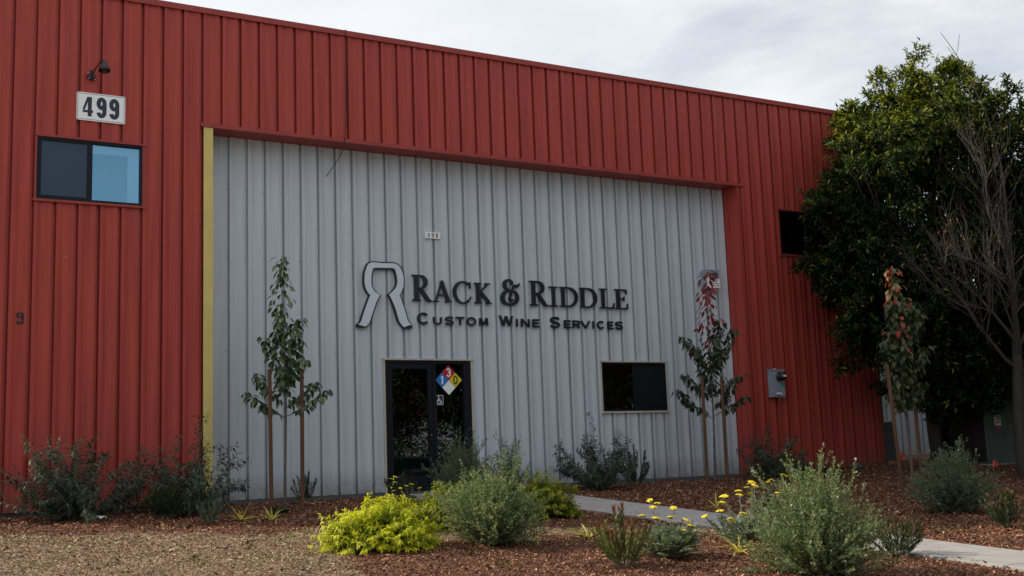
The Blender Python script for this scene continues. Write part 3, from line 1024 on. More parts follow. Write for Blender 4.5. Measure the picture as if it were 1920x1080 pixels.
SANS = {
    'C': [('s', arc(.54, .5, .50, .5, 40, 320, 26))],
    'U': [('s', [(.0, 1.02, 1), (.0, .6, 1)] + arc(.5, .42, .5, .42, 180, 360, 16) + [(1, .6, 1), (1, 1.02, 1)])],
    'S': [('s', catmull([(.97, .82, 1), (.80, .97, 1), (.45, 1.0, 1), (.12, .90, 1), (.06, .70, 1), (.25, .56, 1), (.70, .45, 1), (.95, .30, 1), (.88, .09, 1), (.52, .0, 1), (.18, .04, 1), (.02, .20, 1)], 5).tolist())],
    'T': [('p', [(-.05, 1, 1), (1.05, 1, 1)]), ('p', [(.5, 1, 1), (.5, -.1, 1)])],
    'O': [('s', arc(.5, .5, .5, .5, 90, 450, 30))],
    'M': [('p', [(.0, -.1, 1), (.04, 1.06, 1)]), ('p', [(1, -.1, 1), (.96, 1.06, 1)]), ('p', [(.06, 1.05, 1), (.5, .02, 1)]), ('p', [(.94, 1.05, 1), (.5, .02, 1)])],
    'W': [('p', [(.0, 1.08, 1), (.25, -.05, 1)]), ('p', [(.25, -.05, 1), (.5, 1.02, 1)]), ('p', [(.5, 1.02, 1), (.75, -.05, 1)]), ('p', [(.75, -.05, 1), (1, 1.08, 1)])],
    'I': [('p', [(.5, -.1, 1), (.5, 1.1, 1)])],
    'N': [('p', [(0, -.1, 1), (0, 1.1, 1)]), ('p', [(1, -.1, 1), (1, 1.1, 1)]), ('p', [(0, 1.08, 1), (1, -.08, 1)])],
    'E': [('p', [(0, -.1, 1), (0, 1.1, 1)]), ('p', [(0, 1, 1), (1.05, 1, 1)]), ('p', [(0, .5, 1), (.92, .5, 1)]), ('p', [(0, 0, 1), (1.08, 0, 1)])],
    'R': [('p', [(0, -.1, 1), (0, 1.1, 1)]), ('s', [(0, 1, 1), (.55, 1, 1)] + arc(.66, .73, .30, .27, 90, -90, 10) + [(.55, .46, 1), (0, .46, 1)]), ('p', [(.5, .46, 1), (.95, -.08, 1.1)])],
    'V': [('p', [(0, 1.08, 1), (.5, -.05, 1)]), ('p', [(1, 1.08, 1), (.5, -.05, 1)])],
    '4': [('p', [(.72, -.1, .95), (.72, 1.1, .95)]), ('p', [(.50, 1.08, .55), (-.14, .30, .55)]), ('p', [(-.26, .20, .62), (1.2, .20, .62)])],
    '9': [('s', arc(.5, .76, .5, .27, 0, 360, 28)), ('s', [(1, .80, 1), (1, .40, 1)] + arc(.5, .25, .5, .27, 0, -168, 16)),],
    '1': [('p', [(.62, -.06, 1.1), (.62, 1.06, 1.1)]), ('p', [(.60, 1.0, .8), (.2, .80, .8)])],
    '3': [('s', catmull([(.06, .80, 1), (.20, .97, 1), (.55, 1.0, 1), (.92, .84, 1), (.88, .62, 1), (.45, .52, 1)], 5).tolist()), ('s', catmull([(.45, .52, 1), (.90, .44, 1), (.98, .20, 1), (.70, .01, 1), (.30, .0, 1), (.02, .20, 1)], 5).tolist())],
    '0': [('s', arc(.5, .5, .5, .52, 90, 450, 30))],
    'Y': [('p', [(0, 1.05, 1), (.5, .45, 1)]), ('p', [(1, 1.05, 1), (.5, .45, 1)]), ('p', [(.5, .5, 1), (.5, -.06, 1)])],
    'A': [('p', [(0, -.06, 1), (.5, 1.05, 1)]), ('p', [(1, -.06, 1), (.5, 1.05, 1)]), ('p', [(.2, .32, .9), (.8, .32, .9)])],
    'L': [('p', [(0, 1.06, 1), (0, -.06, 1)]), ('p', [(0, 0, 1), (1, 0, 1)])],
}


def glyph(mb, table, ch, x0, x1, z0, z1, t, yf, yb, inset=True):
    """stroke a character into the box; later strokes stand 0.5 mm back so no faces coincide."""
    ins = t / 2 if inset else 0
    ax, bx, az, bz = x0 + ins, x1 - ins, z0 + ins, z1 - ins
    if bx < ax:
        ax = bx = (x0 + x1) / 2
    for i, (kind, pts) in enumerate(table[ch]):
        q = [(ax + p[0] * (bx - ax), az + p[1] * (bz - az), p[2] * t) for p in pts]
        closed = kind == 's' and math.hypot(q[0][0] - q[-1][0], q[0][1] - q[-1][1]) < 1e-4
        mb.strip_xz(stroke_pairs(q, closed) if kind == 's' else poly_pairs(q), yf + 0.0006 * i, yb)
    return mb


YF, YB = D - 0.046, D - 0.004
sg = thing('sign_lettering', 'raised black serif capital lettering, the larger upper line on the grey wall', 'lettering', (6.0, D, 3.229))
for ch, a, b, zt, zb in [('R', 3.726, 4.099, 3.68, 3.23), ('A', 4.121, 4.485, 3.596, 3.228), ('C', 4.524, 4.881, 3.6, 3.221), ('K', 4.942, 5.285, 3.593, 3.228), ('&', 5.49, 5.875, 3.674, 3.227), ('R', 6.094, 6.497, 3.68, 3.228), ('I', 6.511, 6.701, 3.59, 3.228), ('D', 6.745, 7.135, 3.594, 3.228), ('D', 7.186, 7.568, 3.596, 3.229), ('L', 7.637, 7.973, 3.599, 3.229), ('E', 7.99, 8.288, 3.602, 3.228)]:
    tw = 0.074 if ch in 'R&' else 0.064
    mb = glyph(MB(), SERIF, ch, a, b, zb, zt, tw, YF, YB, inset=False)
    mb.build('letter', M['letter'], sg)
sg = thing('sign_lettering', 'raised black sans-serif capital lettering, the smaller lower line on the grey wall', 'lettering', (6.0, D, 2.825))
for ch, a, b, zt, zb in [('C', 3.799, 4.033, 3.031, 2.822), ('U', 4.112, 4.284, 2.973, 2.823), ('S', 4.343, 4.517, 2.977, 2.821), ('T', 4.553, 4.735, 2.975, 2.824), ('O', 4.771, 4.961, 2.978, 2.822), ('M', 5.023, 5.203, 2.976, 2.825), ('W', 5.432, 5.724, 3.03, 2.828), ('I', 5.777, 5.828, 2.978, 2.825), ('N', 5.889, 6.07, 2.978, 2.824), ('E', 6.132, 6.282, 2.978, 2.824), ('S', 6.504, 6.728, 3.032, 2.822), ('E', 6.814, 6.972, 2.98, 2.826), ('R', 7.006, 7.177, 2.98, 2.828), ('V', 7.183, 7.4, 2.98, 2.828), ('I', 7.445, 7.497, 2.98, 2.829), ('C', 7.549, 7.721, 2.984, 2.828), ('E', 7.791, 7.936, 2.982, 2.829), ('S', 7.971, 8.146, 2.986, 2.829)]:
    glyph(MB(), SANS, ch, a, b, zb, zt, 0.039 if zt > 3 else 0.0325, D - 0.036, YB).build('letter', M['letter'], sg)
# emblem: a horseshoe-shaped ribbon, black backing and pale face
LG = [(2.688, 2.791, 2.838, 2.751), (2.738, 2.836, 2.909, 2.814), (2.773, 2.927, 2.953, 2.932), (2.837, 3.096, 3.012, 3.089), (2.889, 3.228, 3.07, 3.221), (2.918, 3.286, 3.12, 3.302), (2.864, 3.349, 3.031, 3.35), (2.824, 3.459, 2.971, 3.439), (2.819, 3.589, 2.963, 3.57), (2.843, 3.721, 2.982, 3.688), (2.929, 3.853, 3.017, 3.748), (3.169, 3.861, 3.18, 3.756), (3.405, 3.863, 3.357, 3.759), (3.509, 3.78, 3.401, 3.695), (3.56, 3.623, 3.423, 3.551), (3.55, 3.45, 3.386, 3.43), (3.483, 3.31, 3.261, 3.312), (3.524, 3.198, 3.324, 3.204), (3.577, 3.042, 3.386, 3.049), (3.617, 2.898, 3.43, 2.893), (3.65, 2.847, 3.471, 2.816), (3.687, 2.816, 3.527, 2.757)]
lgp = np.array(LG)
seg = [lgp[:6], lgp[5:17], lgp[16:]]
fine = np.concatenate([catmull(s, 5)[:-1] if i < 2 else catmull(s, 5) for i, s in enumerate(seg)])
A_, B_ = fine[:, :2], fine[:, 2:]
dirn = unit(A_ - B_)
lo = thing('emblem', 'pale horseshoe-shaped emblem with a black outline left of the lettering', 'emblem', (3.19, D, 2.75))
back = MB().strip_xz([(tuple(a + q * 0.012), tuple(b - q * 0.014)) for a, b, q in zip(A_, B_, dirn)], D - 0.052, YB)
back.box(2.672, 2.85, D - 0.0516, YB, 2.742, 2.783).box(3.52, 3.70, D - 0.0512, YB, 2.742, 2.80)
back.build('backing', M['letter'], lo)
MB().strip_xz([(tuple(a - q * 0.012), tuple(b + q * 0.012)) for a, b, q in zip(A_, B_, dirn)], D - 0.062, D - 0.0525).build('face', M['pale_face'], lo)


# ------------------------------------------------------------------ signs and fittings on the walls
def rounded_rect(x0, x1, z0, z1, r, n=5):
    pts = []
    for cx, cz, a in ((x1 - r, z1 - r, 0), (x0 + r, z1 - r, 90), (x0 + r, z0 + r, 180), (x1 - r, z0 + r, 270)):
        pts += [(cx + r * math.cos(math.radians(a + 90 * i / n)), cz + r * math.sin(math.radians(a + 90 * i / n))) for i in range(n + 1)]
    return pts


t = thing('number_sign', 'large white plate with bold dark numerals 499 above the upper window', 'sign', (-1.535, 0, 5.677))
MB().prism_xz(rounded_rect(-1.883, -1.187, 5.677, 6.105, 0.025), -0.014, -0.001).build('plate', M['white'], t)
mb = MB()
x0, x1, z0, z1, wl = -1.870, -1.200, 5.692, 6.091, 0.006
mb.box(x0, x1, -0.0150, -0.0141, z1 - wl, z1).box(x0, x1, -0.0150, -0.0141, z0, z0 + wl).box(x0, x0 + wl, -0.0151, -0.0141, z0 + wl, z1 - wl).box(x1 - wl, x1, -0.0151, -0.0141, z0 + wl, z1 - wl)
mb.build('border', M['navy'], t)
for ch, a, b in (('4', -1.800, -1.640), ('9', -1.603, -1.458), ('9', -1.420, -1.274)):
    glyph(MB(), SANS, ch, a, b, 5.738, 6.045, 0.060, -0.0165, -0.0141).build('numeral', M['navy'], t)

t = thing('number_sign', 'small white plate with thin numerals 499 high on the grey wall', 'sign', (4.15, D, 4.342))
MB().box(4.003, 4.293, D - 0.03, D - 0.001, 4.342, 4.456).build('plate', M['white'], t, bevel=0.004)
for k, ch in enumerate('499'):
    a = 4.045 + k * 0.078
    glyph(MB(), SANS, ch, a, a + 0.046, 4.362, 4.438, 0.013, D - 0.0325, D - 0.0301).build('numeral', M['black'], t)

t = thing('wall_lamp', 'dark gooseneck wall lamp above the large number plate', 'lamp', (-1.685, 0, 6.36))
MB().lathe((-1.685, -0.001, 6.36), (0, -1, 0), [(0, 0.058), (0.025, 0.058), (0.034, 0.05), (0.04, 0.02)], 20).build('base_plate', M['bronze'], t)
for dx, dz in ((-0.05, 0.045), (0.052, -0.05), (-0.03, -0.04), (0.0, 0.07)):
    MB().lathe((-1.685 + dx, -0.001, 6.36 + dz), (0, -1, 0), [(0, 0.008), (0.035, 0.008), (0.036, 0.004)], 8).build('bolt', M['bolt'], t)
MB().box(-1.70, -1.67, -0.05, -0.001, 6.425, 6.455).build('photocell', M['bronze'], t, bevel=0.003)
MB().tube(catmull([(-1.685, -0.03, 6.36), (-1.665, -0.12, 6.41), (-1.63, -0.27, 6.475), (-1.605, -0.36, 6.50), (-1.585, -0.40, 6.49)], 5), 0.010, 8).build('arm', M['bronze'], t, smooth=True)
MB().lathe((-1.58, -0.42, 6.50), (0.0, -0.18, -1), [(0, 0.018), (0.02, 0.034), (0.06, 0.036), (0.075, 0.045), (0.13, 0.075), (0.175, 0.086), (0.180, 0.084), (0.178, 0.080), (0.13, 0.068), (0.08, 0.03)], 20).build('shade', M['bronze'], t, smooth=True)

# stencilled 9 painted on the red cladding (broken by stencil bridges)
st = MB()
for a0, a1 in ((-75, 80), (105, 255)):
    st.strip_xz(stroke_pairs([(p[0], p[1], 0.032) for p in arc(-2.587, 2.742, 0.038, 0.034, a0, a1, 10)]), -0.0012, -0.0004)
for a0, a1 in ((-80, -5), (-175, -100)):
    st.strip_xz(stroke_pairs([(p[0], p[1], 0.032) for p in arc(-2.587, 2.662, 0.038, 0.034, a0, a1, 8)]), -0.0013, -0.0004)
st.strip_xz([((-2.565, 2.74), (-2.533, 2.74)), ((-2.565, 2.664), (-2.533, 2.664))], -0.0015, -0.0004)
st.build('stencil_numeral', M['black'], wh)

# hazard diamond behind the sidelight glass
cx, cz, h = 4.412, 1.868, 0.262
yd = D + 0.034
t = thing('hazard_diamond', 'four-coloured hazard diamond with numerals 1 3 0 on the door sidelight', 'sign', (cx, yd, cz - h))
MB().prism_xz([(cx, cz + h + .006), (cx - h - .006, cz), (cx, cz - h - .006), (cx + h + .006, cz)], yd + 0.0, yd + 0.006).build('plate', M['black'], t)
g = 0.004
for (ox, oz), m, ch, cm in (((0, 1), 'hz_red', '3', 'white'), ((-1, 0), 'hz_blue', '1', 'white'), ((1, 0), 'hz_yellow', '0', 'black'), ((0, -1), 'white', None, None)):
    qx, qz, hh = cx + ox * h / 2, cz + oz * h / 2, h / 2 - g
    f = MB().prism_xz([(qx, qz + hh), (qx - hh, qz), (qx, qz - hh), (qx + hh, qz)], yd - 0.002, yd - 0.0003).build('quadrant', M[m], t)
    if ch:
        glyph(MB(), SANS, ch, qx - 0.044, qx + 0.044, qz - 0.075, qz + 0.075, 0.024, yd - 0.0042, yd - 0.0023).build('numeral', M[cm], t)
t = thing('access_sign', 'small dark square wheelchair sign below the hazard diamond', 'sign', (4.222, yd, 1.44))
MB().box(4.148, 4.296, yd, yd + 0.006, 1.438, 1.606).build('plate', M['white'], t)
MB().box(4.155, 4.289, yd - 0.0012, yd - 0.0002, 1.445, 1.599).build('panel', M['navy'], t)
sy = MB()
sy.prism_xz([(4.205 + 0.010 * math.cos(a), 1.580 + 0.010 * math.sin(a)) for a in np.linspace(0, 2 * math.pi, 13)[:-1]], yd - 0.003, yd - 0.0014)
sy.strip_xz(poly_pairs([(4.207, 1.565, .012), (4.212, 1.510, .012), (4.248, 1.508, .012), (4.262, 1.470, .012), (4.276, 1.474, .012)]), yd - 0.0032, yd - 0.0014)
sy.strip_xz(poly_pairs([(4.209, 1.541, .009), (4.242, 1.541, .009)]), yd - 0.0028, yd - 0.0014)
sy.strip_xz(stroke_pairs([(p[0], p[1], .010) for p in arc(4.215, 1.494, .036, .036, 100, 345, 16)]), yd - 0.0026, yd - 0.0014)
sy.build('wheelchair_symbol', M['white'], t)

# alarm bell box
t = thing('alarm_box', 'grey louvred alarm box with a white label near the right end of the grey wall', 'alarm box', (10.42, D, 3.73))
ax0, ax1, az0, az1, ay = 10.16, 10.52, 3.70, 4.08, D - 0.14
MB().box(ax0, ax1, ay, D - 0.001, az0, az1).build('housing', M['cabinet_grey'], t, bevel=0.006)
for q in range(4):
    MB().box(ax1 - 0.15, ax1 - 0.05, ay - 0.010, ay - 0.0005, az1 - 0.075 - q * 0.033, az1 - 0.060 - q * 0.033).build('louvre', M['black_alu'], t)
MB().box(ax0 + 0.02, ax1 - 0.004, ay - 0.003, ay - 0.0005, az0 + 0.015, az0 + 0.205).build('label_plate', M['white'], t)
lb = MB()
glyph(lb, SANS, 'Y', ax1 - 0.115, ax1 - 0.045, az0 + 0.125, az0 + 0.195, 0.014, ay - 0.005, ay - 0.0032)
for k, ch in enumerate('ALARM'):
    a = ax1 - 0.185 + k * 0.034
    glyph(lb, SANS, ch, a, a + 0.024, az0 + 0.085, az0 + 0.113, 0.006, ay - 0.005, ay - 0.0032)
for k in range(10):
    if k in (3, 6):
        continue
    a = ax1 - 0.21 + k * 0.019
    lb.box(a, a + 0.013, ay - 0.005, ay - 0.0032, az0 + 0.046, az0 + 0.064)
lb.build('print', M['black'], t)
MB().lathe((ax0 + 0.20, ay + 0.06, az0 + 0.002), (0, 0, -1), [(0, 0.035), (0.05, 0.034), (0.085, 0.028), (0.10, 0.012)], 14).build('beacon', mat('red_beacon', (0.5, 0.06, 0.05), 0.3), t)

# electricity meter
t = thing('electric_meter', 'grey electricity meter box with a round black dial on the shaded red wall', 'meter box', (11.60, 0, 1.49))
mx0, mx1, mz0, mz1, my = 11.35, 11.69, 1.49, 2.04, -0.12
MB().box(mx0, mx1, my, -0.001, mz0, mz1 - 0.02).build('box', M['cabinet_grey'], t, bevel=0.008)
MB().box(mx0 - 0.01, mx1 + 0.008, my - 0.012, 0.0, mz1 - 0.019, mz1 + 0.004).build('lid', M['cabinet_grey'], t, bevel=0.004)
MB().box(mx0 + 0.015, mx1 - 0.01, my - 0.010, my - 0.0008, mz0 + 0.01, mz1 - 0.26).build('cover', M['cabinet_grey'], t, bevel=0.003)
dc = ((mx0 + mx1) / 2 + 0.03, my, mz1 - 0.14)
o = MB().lathe(dc, (0, -1, 0), [(0, 0.092), (0.03, 0.092), (0.032, 0.088), (0.12, 0.086), (0.155, 0.068), (0.162, 0.03)], 24).build('meter_dial', M['lens'], t, smooth=True)
MB().lathe((dc[0], dc[1] - 0.0005, dc[2]), (0, -1, 0), [(0, 0.102), (0.018, 0.102), (0.02, 0.096)], 24).build('collar', M['brass'], t)
MB().box(dc[0] - 0.04, dc[0] + 0.04, my - 0.166, my - 0.1625, dc[2] - 0.012, dc[2] + 0.026).build('read_out', M['white'], t)
MB().box(mx1 - 0.09, mx1 - 0.012, my - 0.012, my - 0.0105, mz1 - 0.325, mz1 - 0.268).build('green_sticker', M['sticker_green'], t)
MB().box(mx0 + 0.09, mx0 + 0.24, my - 0.012, my - 0.0105, mz0 + 0.055, mz0 + 0.095).build('warning_sticker', M['white'], t)
MB().box(mx0 + 0.09, mx0 + 0.24, my - 0.0125, my - 0.0105, mz0 + 0.096, mz0 + 0.104).build('sticker_stripe', M['hz_red'], t)
MB().box(mx0 + 0.12, mx0 + 0.20, my - 0.014, my - 0.0105, mz0 + 0.028, mz0 + 0.050).build('latch', M['black'], t)
MB().lathe((mx0 + 0.15, -0.06, mz1 + 0.004), (0, 0, 1), [(0, 0.03), (0.025, 0.03), (0.03, 0.022)], 12).build('conduit_hub', M['bolt'], t)
MB().tube([(mx0 + 0.2, my + 0.03, mz0), (mx0 + 0.2, my + 0.03, mz0 - 0.05), (mx0 + 0.205, my + 0.03, mz0 - 0.08)], 0.008, 6).build('seal_wire', M['brass'], t)

# loose cable from the parapet to the grey wall
cb = MB().tube(catmull([(2.39, 0.05, ZP + 0.02), (2.39, -0.036, ZP + 0.016), (2.388, -0.042, ZP - 0.1), (2.385, -0.036, 7.0), (2.372, -0.035, 6.3), (2.352, -0.037, 5.95), (2.335, -0.042, 5.78), (2.31, 0.06, 5.60), (2.25, 0.26, 5.42), (2.20, D - 0.012, 5.305), (2.195, D + 0.01, 5.295)], 6), 0.0065, 6).build('cable', M['cable'], smooth=True)
tag(cb, 'thin black cable hanging from the red parapet to the grey wall', 'cable')


# ------------------------------------------------------------------ plants
def gpos(x, y, dz=-0.01):
    return (x, y, float(zg(x, y)) + dz)


def willow_shrub(label, x, y, h, rad, seed, n_stem=34, lean=(0, 0), group='grey-green lance-leaved shrubs', name='lance_leaf_shrub'):
    global rng
    rng = np.random.default_rng(seed)
    t = thing(name, label, 'shrub', gpos(x, y), 0, group)
    tb, lv = Tubes(), Leaves()
    h, rad, n_stem = h * 1.05, rad * 1.28, int(n_stem * 1.1)
    for s in range(n_stem):
        az = rng.uniform(0, 2 * math.pi)
        el = math.radians(8 + 75 * rng.uniform(0, 1) ** 1.35)
        d = np.array((math.cos(az) * math.cos(el), math.sin(az) * math.cos(el), math.sin(el))) + np.array((*lean, 0)) * 0.4
        L = (rad * math.cos(el) ** 2 + h * math.sin(el) ** 2) * rng.uniform(0.55, 1.08)
        k = 9
        pts = [np.array((rng.normal(0, 0.05), rng.normal(0, 0.05), 0.02))]
        for i in range(k):
            d = unit(d + rng.normal(0, 0.12, 3) + np.array((0, 0, 0.05 if el < 0.7 else 0.0)))
            pts.append(pts[-1] + d * L / k)
            if pts[-1][2] < 0.04:
                pts[-1][2] = 0.04
        pts = np.array(pts)
        tb.add(pts, np.linspace(0.007, 0.002, len(pts)), 4)
        twigs = [pts]
        for q in range(rng.integers(3, 6)):
            i = rng.integers(2, k)
            dd = unit(unit(pts[i + 1] - pts[i]) + rng.normal(0, 0.55, 3))
            tl = L * rng.uniform(0.15, 0.38)
            tw = [pts[i]]
            for j in range(5):
                dd = unit(dd + rng.normal(0, 0.12, 3) + np.array((0, 0, 0.04)))
                tw.append(tw[-1] + dd * tl / 5)
            tw = np.array(tw)
            tw[:, 2] = np.maximum(tw[:, 2], 0.03)
            tb.add(tw, np.linspace(0.004, 0.0015, 6), 3)
            twigs.append(tw)
        for qi, tw in enumerate(twigs):
            seglen = np.linalg.norm(np.diff(tw, axis=0), axis=1).sum()
            n = max(5, int(seglen / 0.0155))
            u = np.linspace(0.18 if qi == 0 else 0.1, 1.0, n) * (len(tw) - 1.001)
            i = u.astype(int)
            f = (u - i)[:, None]
            P = tw[i] * (1 - f) + tw[i + 1] * f
            T = unit(tw[i + 1] - tw[i])
            side = unit(np.cross(T, rand_dirs(n)))
            Dl = unit(T * 0.45 + side * 0.9 + np.array((0, 0, -0.22)))
            N = unit(np.cross(np.cross(Dl, (0, 0, 1.0)), Dl) + rng.normal(0, 0.35, (n, 3)))
            Ll = rng.uniform(0.055, 0.10, n)
            lv.add(P, Dl, N, Ll, Ll * rng.uniform(0.22, 0.30, n), rng.beta(2, 2.6, n))
    tb.obj('stems', M['stem_pale'], t)
    lv.obj('foliage', M['willow_leaf'], t, True, 0.3, 0.22)
    return t


def needle_shrub(label, x, y, h, rad, seed, n_stem=230, m='rosemary_leaf', flowers=26, group='fine-leaved rosemary-like shrubs', tall=5):
    global rng
    rng = np.random.default_rng(seed)
    t = thing('fine_leaved_shrub', label, 'shrub', gpos(x, y), 0, group)
    tb, lv, fl = Tubes(), Leaves(), Leaves()
    for s in range(n_stem):
        az = rng.uniform(0, 2 * math.pi)
        el = math.radians(rng.choice([rng.uniform(12, 50), rng.uniform(40, 88)]))
        reach = rng.uniform(0.5, 1.1)
        if s < tall:
            el = math.radians(rng.uniform(62, 80))
            reach = rng.uniform(1.15, 1.38)
        d = np.array((math.cos(az) * math.cos(el), math.sin(az) * math.cos(el), math.sin(el)))
        ex = 1.0 / math.sqrt((math.cos(el) / rad) ** 2 + (math.sin(el) / h) ** 2)
        L = ex * reach
        pts = [np.array((rng.normal(0, 0.06), rng.normal(0, 0.06), 0.02))]
        for i in range(6):
            d = unit(d + rng.normal(0, 0.10, 3) + np.array((0, 0, 0.03)))
            pts.append(pts[-1] + d * L / 6)
        pts = np.array(pts)
        pts[:, 2] = np.maximum(pts[:, 2], 0.03)
        tb.add(pts, np.linspace(0.0045, 0.0012, 7), 3)
        tw = [(pts, 0.22)]
        for q in range(6):
            i = rng.integers(2, 6)
            dd = unit(unit(pts[i + 1] - pts[i]) + rng.normal(0, 0.45, 3))
            e = pts[i] + dd * L * rng.uniform(0.10, 0.24)
            tw.append((np.array([pts[i], (pts[i] + e) / 2 + rng.normal(0, 0.004, 3), e]), 0.0))
        for tt, u0 in tw:
            ln = np.linalg.norm(np.diff(tt, axis=0), axis=1).sum()
            n = max(6, int(ln / 0.0098))
            u = rng.uniform(u0, 1.0, n) * (len(tt) - 1.001)
            i = u.astype(int)
            f = (u - i)[:, None]
            P = tt[i] * (1 - f) + tt[i + 1] * f
            T = unit(tt[i + 1] - tt[i])
            side = unit(np.cross(T, rand_dirs(n)))
            Dl = unit(T * 0.7 + side * 0.8)
            Ll = rng.uniform(0.019, 0.038, n)
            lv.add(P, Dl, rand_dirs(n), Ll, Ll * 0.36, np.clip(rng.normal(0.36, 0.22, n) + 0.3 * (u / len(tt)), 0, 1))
        if s < flowers:
            P0 = pts[rng.integers(3, 7)]
            nn = 5
            a = np.arange(nn) * 2 * math.pi / nn
            ax = unit(rng.normal(0, 1, 3) + np.array((-0.4, -0.9, 0.6)))
            e1 = unit(np.cross(ax, (0, 0, 1.0)))
            e2 = np.cross(ax, e1)
            Df = np.cos(a)[:, None] * e1 + np.sin(a)[:, None] * e2
            fl.add(np.repeat((P0 + ax * 0.012)[None], nn, 0), Df, np.repeat(ax[None], nn, 0), 0.013, 0.010, rng.uniform(0, 1, nn))
    tb.obj('stems', M['stem'], t)
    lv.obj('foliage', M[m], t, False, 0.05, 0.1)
    if flowers:
        fl.obj('flowers', M['lilac'], t, False, 0.0, 0.05)['kind'] = 'stuff'
    return t


def mound_shrub(label, x, y, h, rx, ry, seed, n_shoot=420, m='lime_leaf', spikes=((0, 0, 0),), group='lime-yellow leafy mounds', rz=0.0):
    global rng
    rng = np.random.default_rng(seed)
    t = thing('lime_leaf_shrub', label, 'shrub', gpos(x, y), rz, group)
    tb, lv = Tubes(), Leaves()
    for s in range(n_shoot):
        v = rand_dirs(1, 0.0, 1.0)[0]
        lump = 1 + 0.13 * math.sin(v[0] * 6 + seed) + 0.12 * math.sin(v[1] * 7 + v[2] * 5) + rng.normal(0, 0.05)
        tip = np.array((v[0] * rx, v[1] * ry, v[2] * h)) * lump * rng.uniform(0.78, 1.03)
        if s < 7:
            tip[2] += 0.10 + 0.05 * (s % 3)
        root = np.array((tip[0] * 0.35, tip[1] * 0.35, 0.0)) + rng.normal(0, 0.03, 3)
        root[2] = 0.01
        midp = root * 0.45 + tip * 0.55 + np.array((0, 0, 0.05))
        pts = catmull([root, midp, tip], 4)
        tb.add(pts, np.linspace(0.004, 0.0015, len(pts)), 3)
        n = rng.integers(17, 24)
        u = np.linspace(0.42, 1.0, n) * (len(pts) - 1.001)
        i = u.astype(int)
        f = (u - i)[:, None]
        P = pts[i] * (1 - f) + pts[i + 1] * f
        T = unit(pts[i + 1] - pts[i])
        side = unit(np.cross(T, rand_dirs(n)) + 0.25 * v)
        Dl = unit(T * 0.45 + side * 0.8 + np.array((0, 0, -0.5)))
        N = unit(v * 0.6 + np.array((0, 0, 0.9)) + rng.normal(0, 0.3, (n, 3)))
        Ll = rng.uniform(0.042, 0.070, n)
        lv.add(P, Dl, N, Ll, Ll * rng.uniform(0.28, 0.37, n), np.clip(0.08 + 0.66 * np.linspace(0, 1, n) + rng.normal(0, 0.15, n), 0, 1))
    tb.obj('stems', M['stem'], t)
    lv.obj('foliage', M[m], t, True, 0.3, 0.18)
    return t


def cone_bush(label, x, y, h, rad, seed, n_stem=44, m='cone_leaf', name='cone_bush', red=0.75, upright=0.5, group='upright cone bushes'):
    global rng
    rng = np.random.default_rng(seed)
    t = thing(name, label, 'shrub', gpos(x, y), 0, group)
    tb, lv = Tubes(), Leaves()
    for s in range(n_stem):
        az = rng.uniform(0, 2 * math.pi)
        r = rad * math.sqrt(rng.uniform(0, 1))
        top = np.array((math.cos(az) * r, math.sin(az) * r, h * rng.uniform(0.55, 1.0) * (1 - 0.35 * (r / rad) ** 2)))
        root = np.array((top[0] * 0.2, top[1] * 0.2, 0.01))
        mid = root * 0.5 + top * 0.5
        mid[:2] *= 1.15
        pts = catmull([root, mid, top], 5)
        tb.add(pts, np.linspace(0.005, 0.002, len(pts)), 4)
        ln = np.linalg.norm(np.diff(pts, axis=0), axis=1).sum()
        n = int(ln / 0.0085)
        u01 = np.linspace(0.18, 1.0, n)
        u = u01 * (len(pts) - 1.001)
        i = u.astype(int)
        f = (u - i)[:, None]
        P = pts[i] * (1 - f) + pts[i + 1] * f
        T = unit(pts[i + 1] - pts[i])
        side = unit(np.cross(T, rand_dirs(n)))
        Dl = unit(T * 0.95 + side * upright)
        Ll = rng.uniform(0.045, 0.078, n)
        rn = np.where(u01 > red + rng.normal(0, 0.05, n), 0.62 + 0.38 * rng.uniform(0, 1, n), rng.uniform(0, 0.58, n))
        lv.add(P, Dl, -side + T * 0.2, Ll, Ll * 0.26, rn)
    tb.obj('stems', M['stem'], t)
    lv.obj('foliage', M[m], t, False, -0.06, 0.15)
    return t


